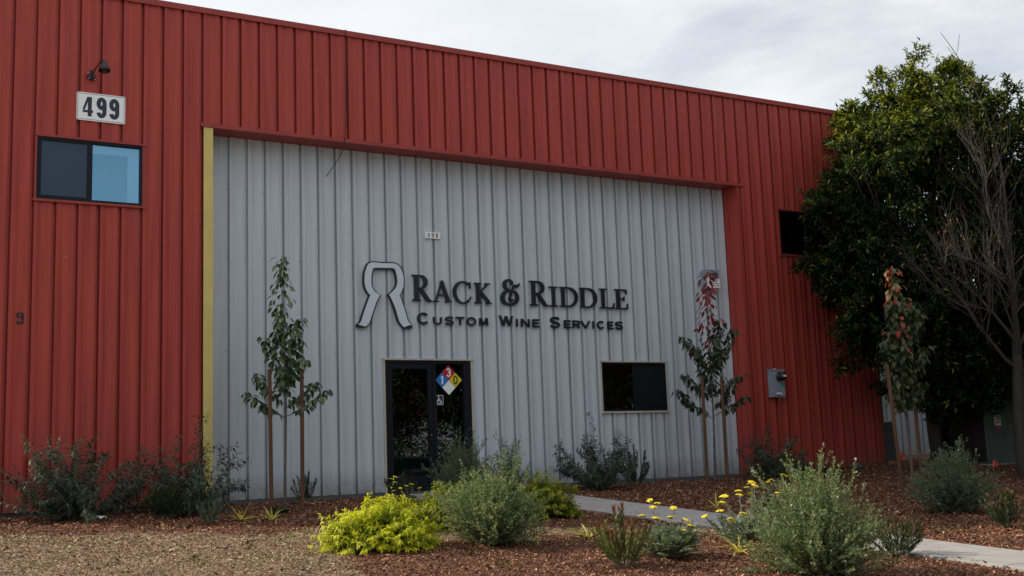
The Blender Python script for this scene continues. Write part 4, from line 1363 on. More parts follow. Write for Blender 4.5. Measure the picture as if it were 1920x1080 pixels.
def yarrow(label, x, y, h, rad, seed, heads, n_leaf=120, group='yellow-flowered yarrow clumps'):
    """heads: (dx, dy, z, radius) of each flat yellow flower head."""
    global rng
    rng = np.random.default_rng(seed)
    t = thing('yarrow', label, 'flowering plant', gpos(x, y), 0, group)
    tb, lv = Tubes(), Leaves()
    for s in range(n_leaf):
        az = rng.uniform(0, 2 * math.pi)
        el = math.radians(rng.uniform(22, 88))
        L = rng.uniform(0.55, 1.0) * (rad * math.cos(el) + h * 0.75 * math.sin(el))
        d = np.array((math.cos(az) * math.cos(el), math.sin(az) * math.cos(el), math.sin(el)))
        root = np.array((rng.normal(0, rad * 0.22), rng.normal(0, rad * 0.22), 0.01))
        pts = np.array([root + d * L * q + np.array((0, 0, -0.22 * L * q * q)) for q in np.linspace(0, 1, 7)])
        pts[:, 2] = np.maximum(pts[:, 2], 0.02)
        tb.add(pts, np.linspace(0.003, 0.001, 7), 3)
        n = 26
        u01 = np.linspace(0.2, 1, n)
        u = u01 * 5.999
        i = u.astype(int)
        f = (u - i)[:, None]
        P = pts[i] * (1 - f) + pts[i + 1] * f
        T = unit(pts[i + 1] - pts[i])
        sd = unit(np.cross(T, (0, 0, 1.0))) * np.where(np.arange(n) % 2 == 0, 1, -1)[:, None]
        Ll = 0.034 * np.sin(np.pi * np.clip(u01 * 0.95, 0, 1)) + 0.008
        Ll = Ll * 1.35
        lv.add(P, unit(sd + T * 0.6), np.cross(sd, T) * np.where(np.arange(n) % 2 == 0, 1, -1)[:, None] + 0.3 * rng.normal(0, 1, (n, 3)), Ll, Ll * 0.45, rng.uniform(0, 1, n))
    for (dx, dy, z, r) in heads:
        r = r * 1.0
        pts = catmull([(dx * 0.35, dy * 0.35, 0.02), (dx * 0.75, dy * 0.75, z * 0.6), (dx, dy, z)], 5)
        tb.add(pts, np.linspace(0.0045, 0.0028, len(pts)), 4)
        n = 14
        a = rng.uniform(0, 2 * math.pi, n)
        P = pts[rng.integers(3, 10, n)]
        Dl = unit(np.stack([np.cos(a), np.sin(a), np.full(n, 0.5)], 1))
        lv.add(P, Dl, rand_dirs(n), 0.045, 0.014, rng.uniform(0, 1, n))
        hd = MB()
        tilt = rng.normal(0, 0.25, 2)
        for q in range(40):
            rr = r * math.sqrt(rng.uniform(0, 1))
            aa = rng.uniform(0, 2 * math.pi)
            c = np.array((dx + rr * math.cos(aa), dy + rr * math.sin(aa), z + 0.012 - 0.25 * rr * rr / r))
            c[2] += tilt[0] * (c[0] - dx) + tilt[1] * (c[1] - dy)
            hd.lathe(c, (0, 0, 1), [(-0.007, 0.002), (-0.002, 0.0095), (0.003, 0.0085), (0.006, 0.003)], 6)
        V = np.array(hd.v)
        link('flower_head', mesh_py('flower_head', V, hd.f), M['yarrow_head'], t)
    tb.obj('stems', M['stem_pale'], t)
    lv.obj('foliage', M['yarrow_leaf'], t, False, 0.1, 0.1)
    return t


def strap_plant(label, x, y, size, seed, n=18, m='strap', group='cream-striped strap-leaved plants'):
    global rng
    rng = np.random.default_rng(seed)
    t = thing('strap_leaf_plant', label, 'plant', gpos(x, y), 0, group)
    for s in range(n):
        az = s * 2.4 + rng.normal(0, 0.2)
        el = math.radians(rng.uniform(14, 62))
        L = size * 1.35 * rng.uniform(0.7, 1.1)
        w = 0.008 * rng.uniform(0.8, 1.2) + size * 0.012
        d = np.array((math.cos(az) * math.cos(el), math.sin(az) * math.cos(el), math.sin(el)))
        sd = unit(np.cross(d, (0, 0, 1.0)))
        V, rn = [], []
        for q in np.linspace(0, 1, 6):
            c = d * L * q + np.array((0, 0, -0.45 * L * q ** 2.2 * math.cos(el)))
            ww = w * (1 - q ** 3) * (0.55 + 0.9 * min(q * 2, 1) * 0.5) + 0.0006
            up = unit(np.cross(sd, d))
            V += [c - sd * ww + up * ww * 0.5, c, c + sd * ww + up * ww * 0.5]
        F = []
        for i in range(5):
            F += [(3 * i, 3 * i + 1, 3 * i + 4, 3 * i + 3), (3 * i + 1, 3 * i + 2, 3 * i + 5, 3 * i + 4)]
        me = mesh_np('leaf', np.array(V), np.array(F), rnd=np.full(len(F), rng.uniform(0.1, 1.0)))
        link('leaf', me, M[m], t)
    return t


def young_tree(label, x, y, h, seed, branches, m, red_from=2.0, lean=(0, 0), clear=1.45, leafy=1.0, top_red=False, red_share=1.0):
    """slim young tree: one leader, a few ascending side branches, drooping ovate leaves."""
    global rng
    rng = np.random.default_rng(seed)
    t = thing('young_tree', label, 'tree', gpos(x, y), 0, 'staked young trees')
    tb, lv = Tubes(), Leaves()
    ld = np.array([(lean[0] * q + 0.02 * math.sin(q * 7 + seed), lean[1] * q, h * q) for q in np.linspace(0, 1, 14)])
    tr = Tubes()
    tr.add(ld, np.linspace(0.021, 0.004, 14), 7)
    tr.obj('trunk', M['bark'], t)
    shoots = [(ld[5:], 1.0)]
    for (z0, az, L, up) in branches:
        L *= 1.15
        k = np.interp(z0, ld[:, 2], np.arange(14))
        i = int(k)
        b0 = ld[i] + (ld[min(i + 1, 13)] - ld[i]) * (k - i)
        d = np.array((math.cos(az) * math.cos(up), math.sin(az) * math.cos(up), math.sin(up)))
        pts = [b0]
        for q in range(7):
            d = unit(d + rng.normal(0, 0.08, 3) + np.array((0, 0, 0.07)))
            pts.append(pts[-1] + d * L / 7)
        pts = np.array(pts)
        tb.add(pts, np.linspace(0.007, 0.002, 8), 5)
        shoots.append((pts, 0.0))
    for pts, main in shoots:
        ln = np.linalg.norm(np.diff(pts, axis=0), axis=1).sum()
        n = int(ln / (0.0140 if main else 0.0165) * leafy)
        u01 = np.linspace(0.02 if main else 0.25, 1.0, n)
        u = u01 * (len(pts) - 1.001)
        i = u.astype(int)
        f = (u - i)[:, None]
        P = pts[i] * (1 - f) + pts[i + 1] * f
        az = np.arange(n) * 2.4 + rng.normal(0, 0.4, n)
        o = np.stack([np.cos(az), np.sin(az), np.zeros(n)], 1)
        P0 = P + o * (rng.uniform(0.015, 0.06, n) if not main else rng.uniform(0.03, 0.27, n) * (1.05 - 0.62 * u01))[:, None]
        Dl = unit(o * rng.uniform(0.35, 1.0, n)[:, None] + np.array((0, 0, -0.8)) * rng.uniform(0.3, 1.2, n)[:, None])
        N = unit(o * 0.9 + np.array((0, 0, 0.5)) + rng.normal(0, 0.3, (n, 3)))
        Ll = rng.uniform(0.095, 0.15, n)
        zf_ = P0[:, 2] / h
        if top_red:
            pr = np.clip((zf_ - 0.52) * 3.0, 0.05, 0.96) if main else np.clip((zf_ - 0.75) * 2, 0.03, 0.3)
            rn = np.where(rng.uniform(0, 1, n) < pr * red_share, rng.uniform(0.66, 1, n), rng.uniform(0, 0.6, n))
        else:
            rn = rng.uniform(0, 1, n)
        lv.add(P0, Dl, N, Ll, Ll * rng.uniform(0.46, 0.6, n), rn)
    if tb.V:
        tb.obj('branches', M['bark'], t)
    lv.obj('foliage', M[m], t, True, 0.22, 0.16)
    return t


def stake(label, x, y, h, lean=(0, 0)):
    z = float(zg(x, y))
    t = thing('tree_stake', label, 'stake', (x, y, z), 0, 'wooden tree stakes')
    pts = [(x + lean[0] * q, y + lean[1] * q, z - 0.1 + (h + 0.1) * q) for q in (0, 0.33, 0.66, 1)]
    MB().tube(pts, [0.029, 0.029, 0.0285, 0.028], 10).build('pole', M['stake'], t, smooth=False)
    e = pts[-1]
    MB().lathe((e[0], e[1], e[2] + 0.0005), (0, 0, 1), [(0, 0.0275), (0.005, 0.022)], 10).build('end_grain', mat('cut_end_grain', (0.16, 0.09, 0.05), 0.9), t)
    return t


# young trees and stakes
PI = math.pi
young_tree('slim green young tree between two stakes left of the entrance door', 0.97, -0.93, 3.72, 11,
           [(1.30, 2.9, .62, .35), (1.32, -0.4, .66, .32), (1.45, 0.3, .55, .45), (1.5, 2.4, .62, .5), (1.62, -2.4, .5, .6), (1.75, -0.5, .45, .7), (1.9, 3.0, .6, .9), (2.0, 0.2, .5, .8), (2.1, 1.6, .5, .9), (2.2, -1.3, .45, .9), (1.7, 1.2, .5, .7), (2.4, 2.6, .45, 1.1), (2.45, -0.2, .42, .95)],
           'pear_leaf', lean=(-0.03, 0.0))
young_tree('young tree with red leaves at its top, between two stakes right of the lower window', 8.97, -1.04, 3.90, 12,
           [(1.15, 2.75, .75, .55), (1.2, -0.5, .60, .4), (1.3, -0.2, .62, .75), (1.45, 2.9, .7, .75), (1.55, -0.8, .6, .8), (1.7, 3.2, .75, .9), (1.85, 0.0, .95, 1.25), (2.0, 2.6, .75, .8), (1.9, -1.5, .5, 1.0), (1.5, 1.3, .55, .8), (2.1, -.6, .8, 1.2)],
           'pear_mixed', lean=(0.10, 0.0), top_red=True, leafy=1.15)
young_tree('bushy olive young tree with red tip leaves, staked in front of the evergreen', 9.73, -4.83, 3.65, 13,
           [(1.25, 2.8, .45, .8), (1.3, -0.4, .55, .8), (1.4, 0.4, .6, .9), (1.6, 2.4, .55, 1.0), (1.7, -0.8, .65, .95), (1.85, 3.1, .6, 1.1), (2.0, -0.3, .85, 1.1), (2.05, 2.6, .75, 1.2), (1.9, -1.6, .5, 1.0), (1.5, 1.3, .5, .9), (2.2, -.5, .8, 1.15), (2.4, 3.0, .6, 1.2), (2.6, 0.2, .5, 1.1)],
           'pear_olive', lean=(-0.06, 0.0), leafy=1.4, top_red=True, red_share=0.5)
stake('round brown stake on the left of the green young tree', 0.61, -1.34, 2.00, (-0.02, 0.0))
stake('round brown stake on the right of the green young tree', 1.14, -1.14, 1.98, (0.01, 0.0))
stake('round brown stake on the left of the red-topped young tree', 8.39, -1.52, 1.92, (0.02, 0.0))
stake('round brown stake on the right of the red-topped young tree', 8.98, -1.35, 1.92, (0.02, 0.0))
stake('leaning brown stake on the left of the olive young tree', 9.39, -4.93, 2.03, (-0.12, 0.0))
stake('brown stake on the right of the olive young tree', 10.05, -4.75, 1.95, (-0.02, 0.0))

# shrubs along the wall, left to right
willow_shrub('widest lance-leaved shrub, in front of the far left red wall', -1.92, -0.95, 1.05, 0.95, 21, 44)
willow_shrub('lance-leaved shrub at the tan corner trim of the grey bay', -0.42, -0.95, 1.12, 0.85, 22, 40, (0.15, 0))
cone_bush('small dense green bush in front of the lance-leaved shrub at the tan trim', -0.88, -1.50, 0.48, 0.30, 23, 70, 'cone_dark', 'small_bush', 2.0, 0.45, 'small dense bushes')
cone_bush('small dark bush behind the right stake of the green young tree', 1.47, -0.35, 0.55, 0.22, 24, 13, 'cone_dark', 'small_bush', 2.0, 0.7, 'small dense bushes')
cone_bush('dark bush at the left foot of the entrance door', 2.78, -0.95, 0.48, 0.27, 25, 16, 'cone_dark', 'small_bush', 2.0, 0.7, 'small dense bushes')
cone_bush('little low green tuft beside the trunk of the green young tree', 0.50, -1.98, 0.12, 0.12, 26, 40, 'cone_dark', 'small_bush', 2.0, 0.8, 'small dense bushes')
cone_bush('pale upright wispy herb left of the striped plants', -0.60, -2.50, 0.34, 0.16, 27, 16, 'yarrow_leaf', 'wispy_herb', 2.0, 0.35, 'small herbs')
strap_plant('left one of the pair of cream-striped plants below the green young tree', -0.17, -2.45, 0.26, 31, 14)
strap_plant('right one of the pair of cream-striped plants below the green young tree', 0.18, -2.62, 0.24, 32, 14)
needle_shrub('fine-leaved shrub standing right in front of the entrance door', 3.80, -1.10, 0.85, 0.62, 41, 270, 'rosemary_dark', 10)
needle_shrub('loose fine-leaved shrub at the right edge of the entrance door', 4.02, -2.1, 0.85, 0.46, 42, 130, 'rosemary_dark', 8)
willow_shrub('lance-leaved shrub below the left of the lower window', 6.45, -0.95, 1.05, 0.72, 43, 38)
cone_bush('upright dark bush right below the lower window', 7.40, -0.75, 0.74, 0.30, 44, 20, 'cone_dark', 'small_bush', 2.0, 0.6, 'small dense bushes')
willow_shrub('lance-leaved shrub in front of the meter on the right red wall', 10.65, -0.75, 0.95, 0.68, 45, 32)
cone_bush('dark low bush in front of the shrub by the right red wall', 10.5, -1.55, 0.42, 0.36, 46, 42, 'cone_dark', 'small_bush', 2.0, 0.6, 'small dense bushes')
cone_bush('tiny weed-like bush at the base of the right red wall', 12.1, -0.85, 0.22, 0.2, 47, 10, 'cone_dark', 'small_bush', 2.0, 0.8, 'small dense bushes')
# foreground bed
mound_shrub('brightest lime-yellow mound in the left foreground', 0.32, -5.83, 0.52, 0.64, 0.58, 51, 600)
mound_shrub('yellow-green mound behind the left foreground shrub', 1.72, -4.6, 0.50, 0.55, 0.45, 52, 330, 'lime_dark')
mound_shrub('yellow-green mound beside the concrete path', 3.42, -4.15, 0.56, 0.45, 0.42, 53, 330, 'lime_dark')
needle_shrub('pale fine-leaved shrub in the centre foreground right of the lime mound', 1.46, -6.22, 0.82, 0.72, 54, 400, 'rosemary_leaf', 34, tall=7)
cone_bush('red-tipped upright cone bush in the centre foreground', 1.72, -8.28, 0.60, 0.33, 55, 34, 'cone_leaf', 'cone_bush', 0.80, 0.6)
strap_plant('striped plant beside the red-tipped cone bush', 2.62, -6.35, 0.26, 56, 15)
strap_plant('striped plant left of the largest foreground shrub', 3.3, -8.1, 0.24, 57, 18)
strap_plant('striped plant beyond the path in the bed under the red-topped tree', 6.1, -4.45, 0.26, 58, 14)
yarrow('yellow-flowered yarrow left of the path in the centre foreground', 2.50, -8.0, 0.52, 0.36, 61,
       [(-.10, .12, .50, .035), (.02, .2, .53, .03), (.14, .1, .48, .036), (.22, .0, .36, .042), (.20, -.1, .30, .035), (-.02, -.05, .40, .03), (.10, -.1, .26, .045), (-.16, .0, .40, .04), (.0, .3, .56, .03), (-.22, .15, .42, .035)], 190)
yarrow('yellow-flowered yarrow behind the largest foreground shrub', 4.0, -7.45, 0.5, 0.42, 62,
       [(-.45, -.1, .36, .045), (-.32, .0, .44, .04), (-.38, -.2, .26, .042), (-.2, .1, .50, .04), (-.1, .25, .5, .04), (.0, .1, .55, .04), (.1, .2, .5, .04), (.25, .1, .6, .042), (.3, .2, .63, .04), (-.25, -.25, .32, .045), (.5, .0, .5, .04), (-.5, .1, .3, .04)], 90)
yarrow('sparse yellow-flowered yarrow on the far side of the path', 6.05, -5.55, 0.42, 0.28, 63,
       [(-.25, .1, .38, .035), (-.1, .2, .42, .035), (.05, .0, .44, .03), (.2, .1, .46, .035), (.32, -.1, .5, .035), (.1, .3, .36, .03), (-.32, -.05, .3, .035), (.42, .1, .52, .04)], 46)
yarrow('small yarrow with few flowers at the left of the door shrubs', 2.62, -1.65, 0.22, 0.14, 64, [(-.05, 0, .28, .03), (.06, .05, .30, .03), (.14, -.05, .24, .03), (-.12, .06, .25, .025)], 26)
needle_shrub('largest fine-leaved shrub with lilac flowers in the right foreground', 2.92, -9.62, 0.93, 0.76, 65, 460, 'rosemary_leaf', 48, tall=9)
cone_bush('bronze-tipped cone bush by the path in the right foreground', 4.45, -9.15, 0.46, 0.32, 66, 30, 'cone_dark', 'cone_bush', 0.8, 0.7)
needle_shrub('fine-leaved shrub across the path in front of the green cabinet', 8.40, -6.70, 0.80, 0.66, 67, 330, 'rosemary_dark', 30, tall=8)
cone_bush('dark cone bush at the right edge of the picture', 7.55, -8.1, 0.46, 0.28, 68, 34, 'cone_dark', 'cone_bush', 0.85, 0.65)


# ------------------------------------------------------------------ large evergreen, bare tree
def limb(p0, p1, bend, n=7):
    p0, p1 = np.array(p0, float), np.array(p1, float)
    m_ = (p0 + p1) / 2 + np.array(bend)
    return catmull([p0, m_, p1], n)


def evergreen():
    global rng
    rng = np.random.default_rng(81)
    bx, by = 15.15, -0.85
    t = thing('evergreen_tree', 'big dense dark evergreen tree at the right end of the red building', 'tree', gpos(bx, by))
    o = np.array(t.location)
    tr = Tubes()
    bases = [((0, 0, -0.1), (-0.25, -0.2, 2.2), (-.1, 0, 0)), ((0.08, 0.0, -0.1), (0.75, 0.15, 2.4), (.0, 0, -.1)), ((0.0, 0.1, -0.1), (0.2, -0.5, 2.8), (.12, .1, 0)), ((-0.05, -0.05, -0.1), (-0.7, -0.6, 2.7), (0, 0, -.1))]
    tips = []
    for a, b, c in bases:
        p = limb(a, b, c)
        tr.add(p, np.linspace(0.13, 0.08, len(p)), 8)
        tips.append(np.array(b))
    C0 = np.array((-0.40, -0.95, 4.40))
    RAD = np.array((2.95, 1.62, 3.45))
    cl = []
    while len(cl) < 1400:
        v = rand_dirs(1)[0]
        v = v / (np.abs(v) ** 2.7).sum() ** (1 / 2.7)
        rr = rng.uniform(0.25, 1.0) ** 0.45
        lump = 1 + 0.10 * math.sin(v[0] * 5 + 1) + 0.10 * math.sin(v[2] * 7 + v[1] * 3) + 0.07 * math.sin(v[0] * 11 - v[2] * 9)
        # flattened underside, broad shoulder
        q = C0 + v * RAD * rr * lump
        if q[2] < 1.05 or q[2] < 1.5 and math.hypot(q[0] + 0.2, q[1]) < 0.7 or q[2] < 2.0 and q[0] < -1.6:
            continue
        W_ = q + o
        if W_[0] < 14.75 and W_[1] > -0.30:
            continue
        if 14.75 <= W_[0] and W_[1] > 1.2:
            continue
        # a ragged gap on the right-hand side where the sky shows through
        if np.linalg.norm((q - np.array((0.0, -1.0, 5.3))) / np.array((0.40, 3, 0.6))) < 1 and rng.uniform() < 0.6:
            continue
        cl.append((q, rr, v))
    lim = Tubes()
    for q, rr, v in cl[::6]:
        b = tips[int(np.argmin([np.linalg.norm(q - tt) for tt in tips]))]
        p = limb(b + rng.normal(0, 0.1, 3), q, (0, 0, -0.25 if q[2] > 3 else 0.35), 4)
        p = p[(p[:, 1] + o[1] < -0.05) | (p[:, 0] + o[0] > 14.7)]
        if len(p) > 2:
            lim.add(p, np.linspace(0.035, 0.008, len(p)), 4)
    tr.obj('trunk', M['bark_dark'], t)
    lim.obj('limbs', M['bark_dark'], t)
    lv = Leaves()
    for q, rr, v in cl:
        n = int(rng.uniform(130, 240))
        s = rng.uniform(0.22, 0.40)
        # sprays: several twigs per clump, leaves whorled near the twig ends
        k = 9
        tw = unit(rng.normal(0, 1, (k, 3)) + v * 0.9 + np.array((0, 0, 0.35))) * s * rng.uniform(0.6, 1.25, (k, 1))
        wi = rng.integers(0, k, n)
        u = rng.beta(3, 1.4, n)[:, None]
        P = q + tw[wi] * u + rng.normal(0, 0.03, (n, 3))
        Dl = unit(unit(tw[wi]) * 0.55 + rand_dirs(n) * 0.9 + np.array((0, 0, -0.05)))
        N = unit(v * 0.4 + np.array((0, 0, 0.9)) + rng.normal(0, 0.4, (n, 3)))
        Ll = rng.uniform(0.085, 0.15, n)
        rn = np.clip(rng.beta(2, 3, n) + 0.30 * (u[:, 0] - 0.6) + 0.22 * (rr - 0.8) + 0.34 * max(0, v[2] - 0.15), 0, 1)  # yellower towards crown top and outside: sunlight put into the leaf colour
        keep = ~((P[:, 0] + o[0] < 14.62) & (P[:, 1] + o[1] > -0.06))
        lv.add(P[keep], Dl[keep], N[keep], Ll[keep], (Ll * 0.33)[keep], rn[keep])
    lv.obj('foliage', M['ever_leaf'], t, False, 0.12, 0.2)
    return t


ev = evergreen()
for x, y, a, sc, lb in ((15.5, -14.0, 4.0, 1.55, 'added unseen evergreen tree for shade, right of the path, nearest the car park'),
                        (19.6, -4.6, 1.0, 1.2, 'added unseen evergreen tree for shade, further right, nearest beyond the bare tree'),
                        (18.3, -9.3, 2.4, 1.45, 'added unseen evergreen tree for shade, at the far right, between two other evergreens')):
    t = thing('evergreen_tree', lb, 'tree', gpos(x, y), a)  # off-frame evergreens added to shade the right wall and beds
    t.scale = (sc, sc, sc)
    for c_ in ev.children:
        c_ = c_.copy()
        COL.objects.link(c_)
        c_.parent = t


def bare_tree():
    global rng
    rng = np.random.default_rng(83)
    bx, by = 14.15, -3.62
    t = thing('bare_tree', 'nearly leafless grey tree with upright twigs at the right edge of the picture', 'tree', gpos(bx, by))
    tr, br, lv = Tubes(), Tubes(), Leaves()
    trunk = np.array([(0.06, 0, -0.1), (0.0, 0, 0.25), (-0.01, 0, 0.8), (0.03, 0.0, 1.5), (0.06, -0.02, 2.2), (0.05, -0.05, 2.9), (0.02, -0.05, 3.7), (0.04, -0.05, 4.35)])
    p = catmull(trunk, 5)
    tr.add(p, np.interp(np.linspace(0, 1, len(p)), [0, 0.06, 0.4, 0.7, 1], [0.20, 0.155, 0.12, 0.07, 0.02]), 12)
    tr.add(limb((0.02, 0, 1.05), (0.65, -0.15, 2.1), (0.12, 0, -0.12)), np.linspace(0.06, 0.03, 15), 8)

    def grow(p0, d, L, r, lev):
        k = 6
        pts = [np.array(p0, float)]
        d = unit(d)
        for i in range(k):
            d = unit(d + rng.normal(0, 0.09, 3) + np.array((0, 0, 0.07 + 0.03 * lev)))
            pts.append(pts[-1] + d * L / k)
        pts = np.array(pts)
        br.add(pts, np.linspace(r, r * 0.45, k + 1), 5 if lev < 2 else 3)
        if lev >= 3:
            if rng.uniform() < 0.10:
                n = 2
                P = pts[rng.integers(2, 7, n)]
                lv.add(P, unit(rng.normal(0, 0.5, (n, 3)) + np.array((0, 0, -1))), rand_dirs(n), 0.06, 0.025, rng.uniform(0, 1, n))
            return
        for q in range([6, 6, 4][lev]):
            i = rng.integers(2, k + 1)
            grow(pts[i], unit(pts[i] - pts[i - 1]) + rng.normal(0, 0.55, 3) * np.array((1, 1, 0.6)), L * rng.uniform(0.42, 0.75), r * 0.5, lev + 1)

    for a, d, L in (((0.05, 0, 2.0), (-0.9, 0.15, 0.6), 2.0), ((0.05, -0.03, 2.5), (-0.7, 0.2, 0.9), 2.1), ((0.05, -0.03, 2.2), (-0.8, -0.3, 0.9), 1.8), ((0.05, -0.05, 2.8), (0.3, 0.1, 1.0), 2.0), ((0.05, -0.05, 2.9), (-0.25, -0.2, 1.0), 2.1), ((0.05, 0, 2.3), (0.6, -0.2, 0.8), 1.6), ((0.5, -0.12, 1.9), (0.5, 0.0, 0.9), 1.5)):
        grow(a, d, L, 0.036, 0)
    # one very long water shoot above the crown
    p = catmull([(0.04, -0.05, 4.3), (0.12, -0.05, 5.4), (0.02, 0.05, 6.7), (-0.45, 0.2, 7.9), (-0.85, 0.3, 8.5)], 5)
    br.add(p, np.linspace(0.020, 0.004, len(p)), 5)
    for q in range(9):
        i = rng.integers(8, len(p))
        s = rng.choice((-1, 1))
        br.add(limb(p[i], p[i] + np.array((s * rng.uniform(0.12, 0.35), 0, rng.uniform(0.1, 0.45))), (0, 0, -0.03), 3), 0.005, 3)
    tr.obj('trunk', M['bark_dark'], t)
    br.obj('branches', M['twig'], t)
    lv.obj('foliage', M['dead_leaf'], t, True)


bare_tree()

# ------------------------------------------------------------------ things at the far right
t = thing('utility_cabinet', 'large dark green utility cabinet behind the bare tree trunk', 'utility cabinet', (15.9, -1.4, 0.0))
cx0, cx1, cy0, cy1, ch_ = 15.25, 17.2, -2.0, -0.85, 1.46
MB().box(cx0, cx1, cy0, cy1, 0.02, ch_ - 0.06).build('cabinet_body', M['cab_green'], t, bevel=0.01)
MB().box(cx0 - 0.03, cx1 + 0.03, cy0 - 0.03, cy1 + 0.03, ch_ - 0.058, ch_).build('lid', M['cab_green'], t, bevel=0.012)
MB().box(cx0 - 0.08, cx1 + 0.08, cy0 - 0.08, cy1 + 0.08, -0.25, 0.018).build('pad', M['concrete'], t)
MB().box(cx0 + 0.29, cx0 + 0.48, cy0 - 0.006, cy0 - 0.001, 0.78, 1.0).build('notice', M['white'], t)
nb = MB()
for q in range(4):
    nb.box(cx0 + 0.31 + 0.02 * (q % 2), cx0 + 0.45, cy0 - 0.008, cy0 - 0.0065, 0.82 + q * 0.04, 0.84 + q * 0.04)
nb.build('notice_print', M['black'], t)
MB().box(cx0 + 0.29, cx0 + 0.48, cy0 - 0.008, cy0 - 0.0065, 0.975, 0.996).build('notice_band', M['hz_blue'], t)
for q in range(3):
    MB().box(cx0 + 0.34 + q * 0.035, cx0 + 0.36 + q * 0.035, cy0 - 0.004, cy0 - 0.001, 0.71, 0.775).build('notice_bar', M['flag'], t)
MB().box(cx0 - 0.012, cx0 - 0.001, cy0 + 0.03, cy1 - 0.03, 0.06, ch_ - 0.08).build('side_shade_panel', M['black'], t)  # black sheet put on in place of shade on the left face
MB().box(16.15, 16.155, cy0 - 0.004, cy0 - 0.001, 0.05, ch_ - 0.07).build('door_seam', M['black'], t)
MB().box(16.18, 16.22, cy0 - 0.03, cy0 - 0.001, 0.62, 0.80).build('door_handle', M['bolt'], t)

t = thing('condenser_unit', 'dark grey louvred condenser unit beside the corner of the red building', 'air conditioner', (15.25, 0.9, 0.0))
z0 = float(zg(15.2, 0.9))
MB().box(14.95, 15.6, 0.6, 1.25, z0, z0 + 0.86).build('housing', M['ac_grey'], t)
for q in range(11):
    MB().box(14.97 + q * 0.058, 15.0 + q * 0.058, 0.578, 0.599, z0 + 0.05, z0 + 0.84).build('fin', M['ac_grey'], t)
MB().box(14.93, 15.62, 0.58, 1.27, z0 + 0.862, z0 + 0.89).build('lid', M['white'], t)

t = thing('grey_building', 'pale grey ribbed-metal building glimpsed behind the evergreen tree', 'building', (28, 7, 0))
for k in range(30):
    a = 15.5 + k * 0.9144
    pr = [(0, 0), (.05, 0), (.099, .0065), (.159, .0065), (.222, 0), (.256, 0), (.267, .03), (.291, .03), (.3048, 0)]
    if k == 0:
        V, F = [], []
        n = 0
        for g_ in range(3):
            for i, (dx, dy) in enumerate(pr[:-1]):
                V += [(g_ * R + dx, dy, 0), (g_ * R + dx, dy, 5.0)]
        V += [(0.9144, 0, 0), (0.9144, 0, 5.0)]
        F = [(2 * i, 2 * i + 2, 2 * i + 3, 2 * i + 1) for i in range(len(V) // 2 - 1)]
        pme = mesh_py('wall_panel', V, F)
        pme.materials.append(metal_panel_mat('shaded_grey_steel', (0.17, 0.19, 0.21)))  # steel colour darkened to stand in for shade behind the trees
    o = link('wall_panel', pme, None, t)
    o.location = (a - 28, 0, 0)
MB().box(15.4, 43.1, 6.95, 7.3, 5.0, 5.15).build('coping', M['cream'], t)
MB().box(15.5, 43.0, 7.05, 16, 0, 4.98).build('body', M['grey'], t)

for i, (x, y, lb) in enumerate(((14.35, -0.55, 'orange marking flag at the foot of the right red wall'), (14.4, -2.75, 'orange marking flag in front of the green cabinet'))):
    z = float(zg(x, y))
    t = thing('marking_flag', lb, 'flag', (x, y, z), 0, 'orange marking flags')
    MB().tube([(x, y, z - 0.03), (x, y, z + 0.10), (x + 0.02, y, z + 0.19)], 0.002, 5).build('wire', M['bolt'], t)
    V, F = [], []
    for a in range(5):
        for b in range(4):
            V.append((x + 0.02 + a * 0.03 - 0.03 * b / 3, y + 0.012 * math.sin(a * 2.1 + b), z + 0.19 - b * 0.04 + 0.012 * math.sin(a * 1.4 + i)))
    for a in range(4):
        for b in range(3):
            F.append((a * 4 + b, a * 4 + b + 1, a * 4 + b + 5, a * 4 + b + 4))
    MB().add(V, F).build('banner', M['flag'], t)

# a stone and scraps of litter
bm = bmesh.new()
bmesh.ops.create_icosphere(bm, subdivisions=3, radius=1)
for v in bm.verts:
    n = math.sin(v.co.x * 3 + 1) * 0.12 + math.sin(v.co.y * 5 + v.co.z * 4) * 0.1
    v.co = Vector((v.co.x * 0.17, v.co.y * 0.12, v.co.z * 0.075)) * (1 + n)
me = bpy.data.meshes.new('rock')
bm.to_mesh(me)
bm.free()
o = link('rock', me, M['rock'])
o.location = (13.05, -0.55, float(zg(13.05, -0.55)) + 0.03)
tag(o, 'flat dark stone on the mulch at the foot of the right red wall', 'stone')
for x, y, s, lb in ((-1.72, -1.35, 0.10, 'scrap of white litter in front of the far left shrub'), (2.02, 0.12, 0.13, 'scrap of white litter at the wall between young tree and door')):
    z = float(zg(x, y)) + 0.03
    V, F = [], []
    for a in range(6):
        for b in range(4):
            V.append((a * s * 0.35 - s + 0.01 * math.sin(b * 3), b * s * 0.25 - s * 0.4 + 0.008 * math.sin(a * 2), 0.02 * math.sin(a * 1.7 + b * 2.3) + 0.01))
    for a in range(5):
        for b in range(3):
            F.append((a * 4 + b, a * 4 + b + 1, a * 4 + b + 5, a * 4 + b + 4))
    o = link('litter', mesh_py('litter', V, F), M['paper'])
    o.location = (x, y, z)
    tag(o, lb, 'litter')

# ------------------------------------------------------------------ chips and weeds on the ground
rng = np.random.default_rng(91)


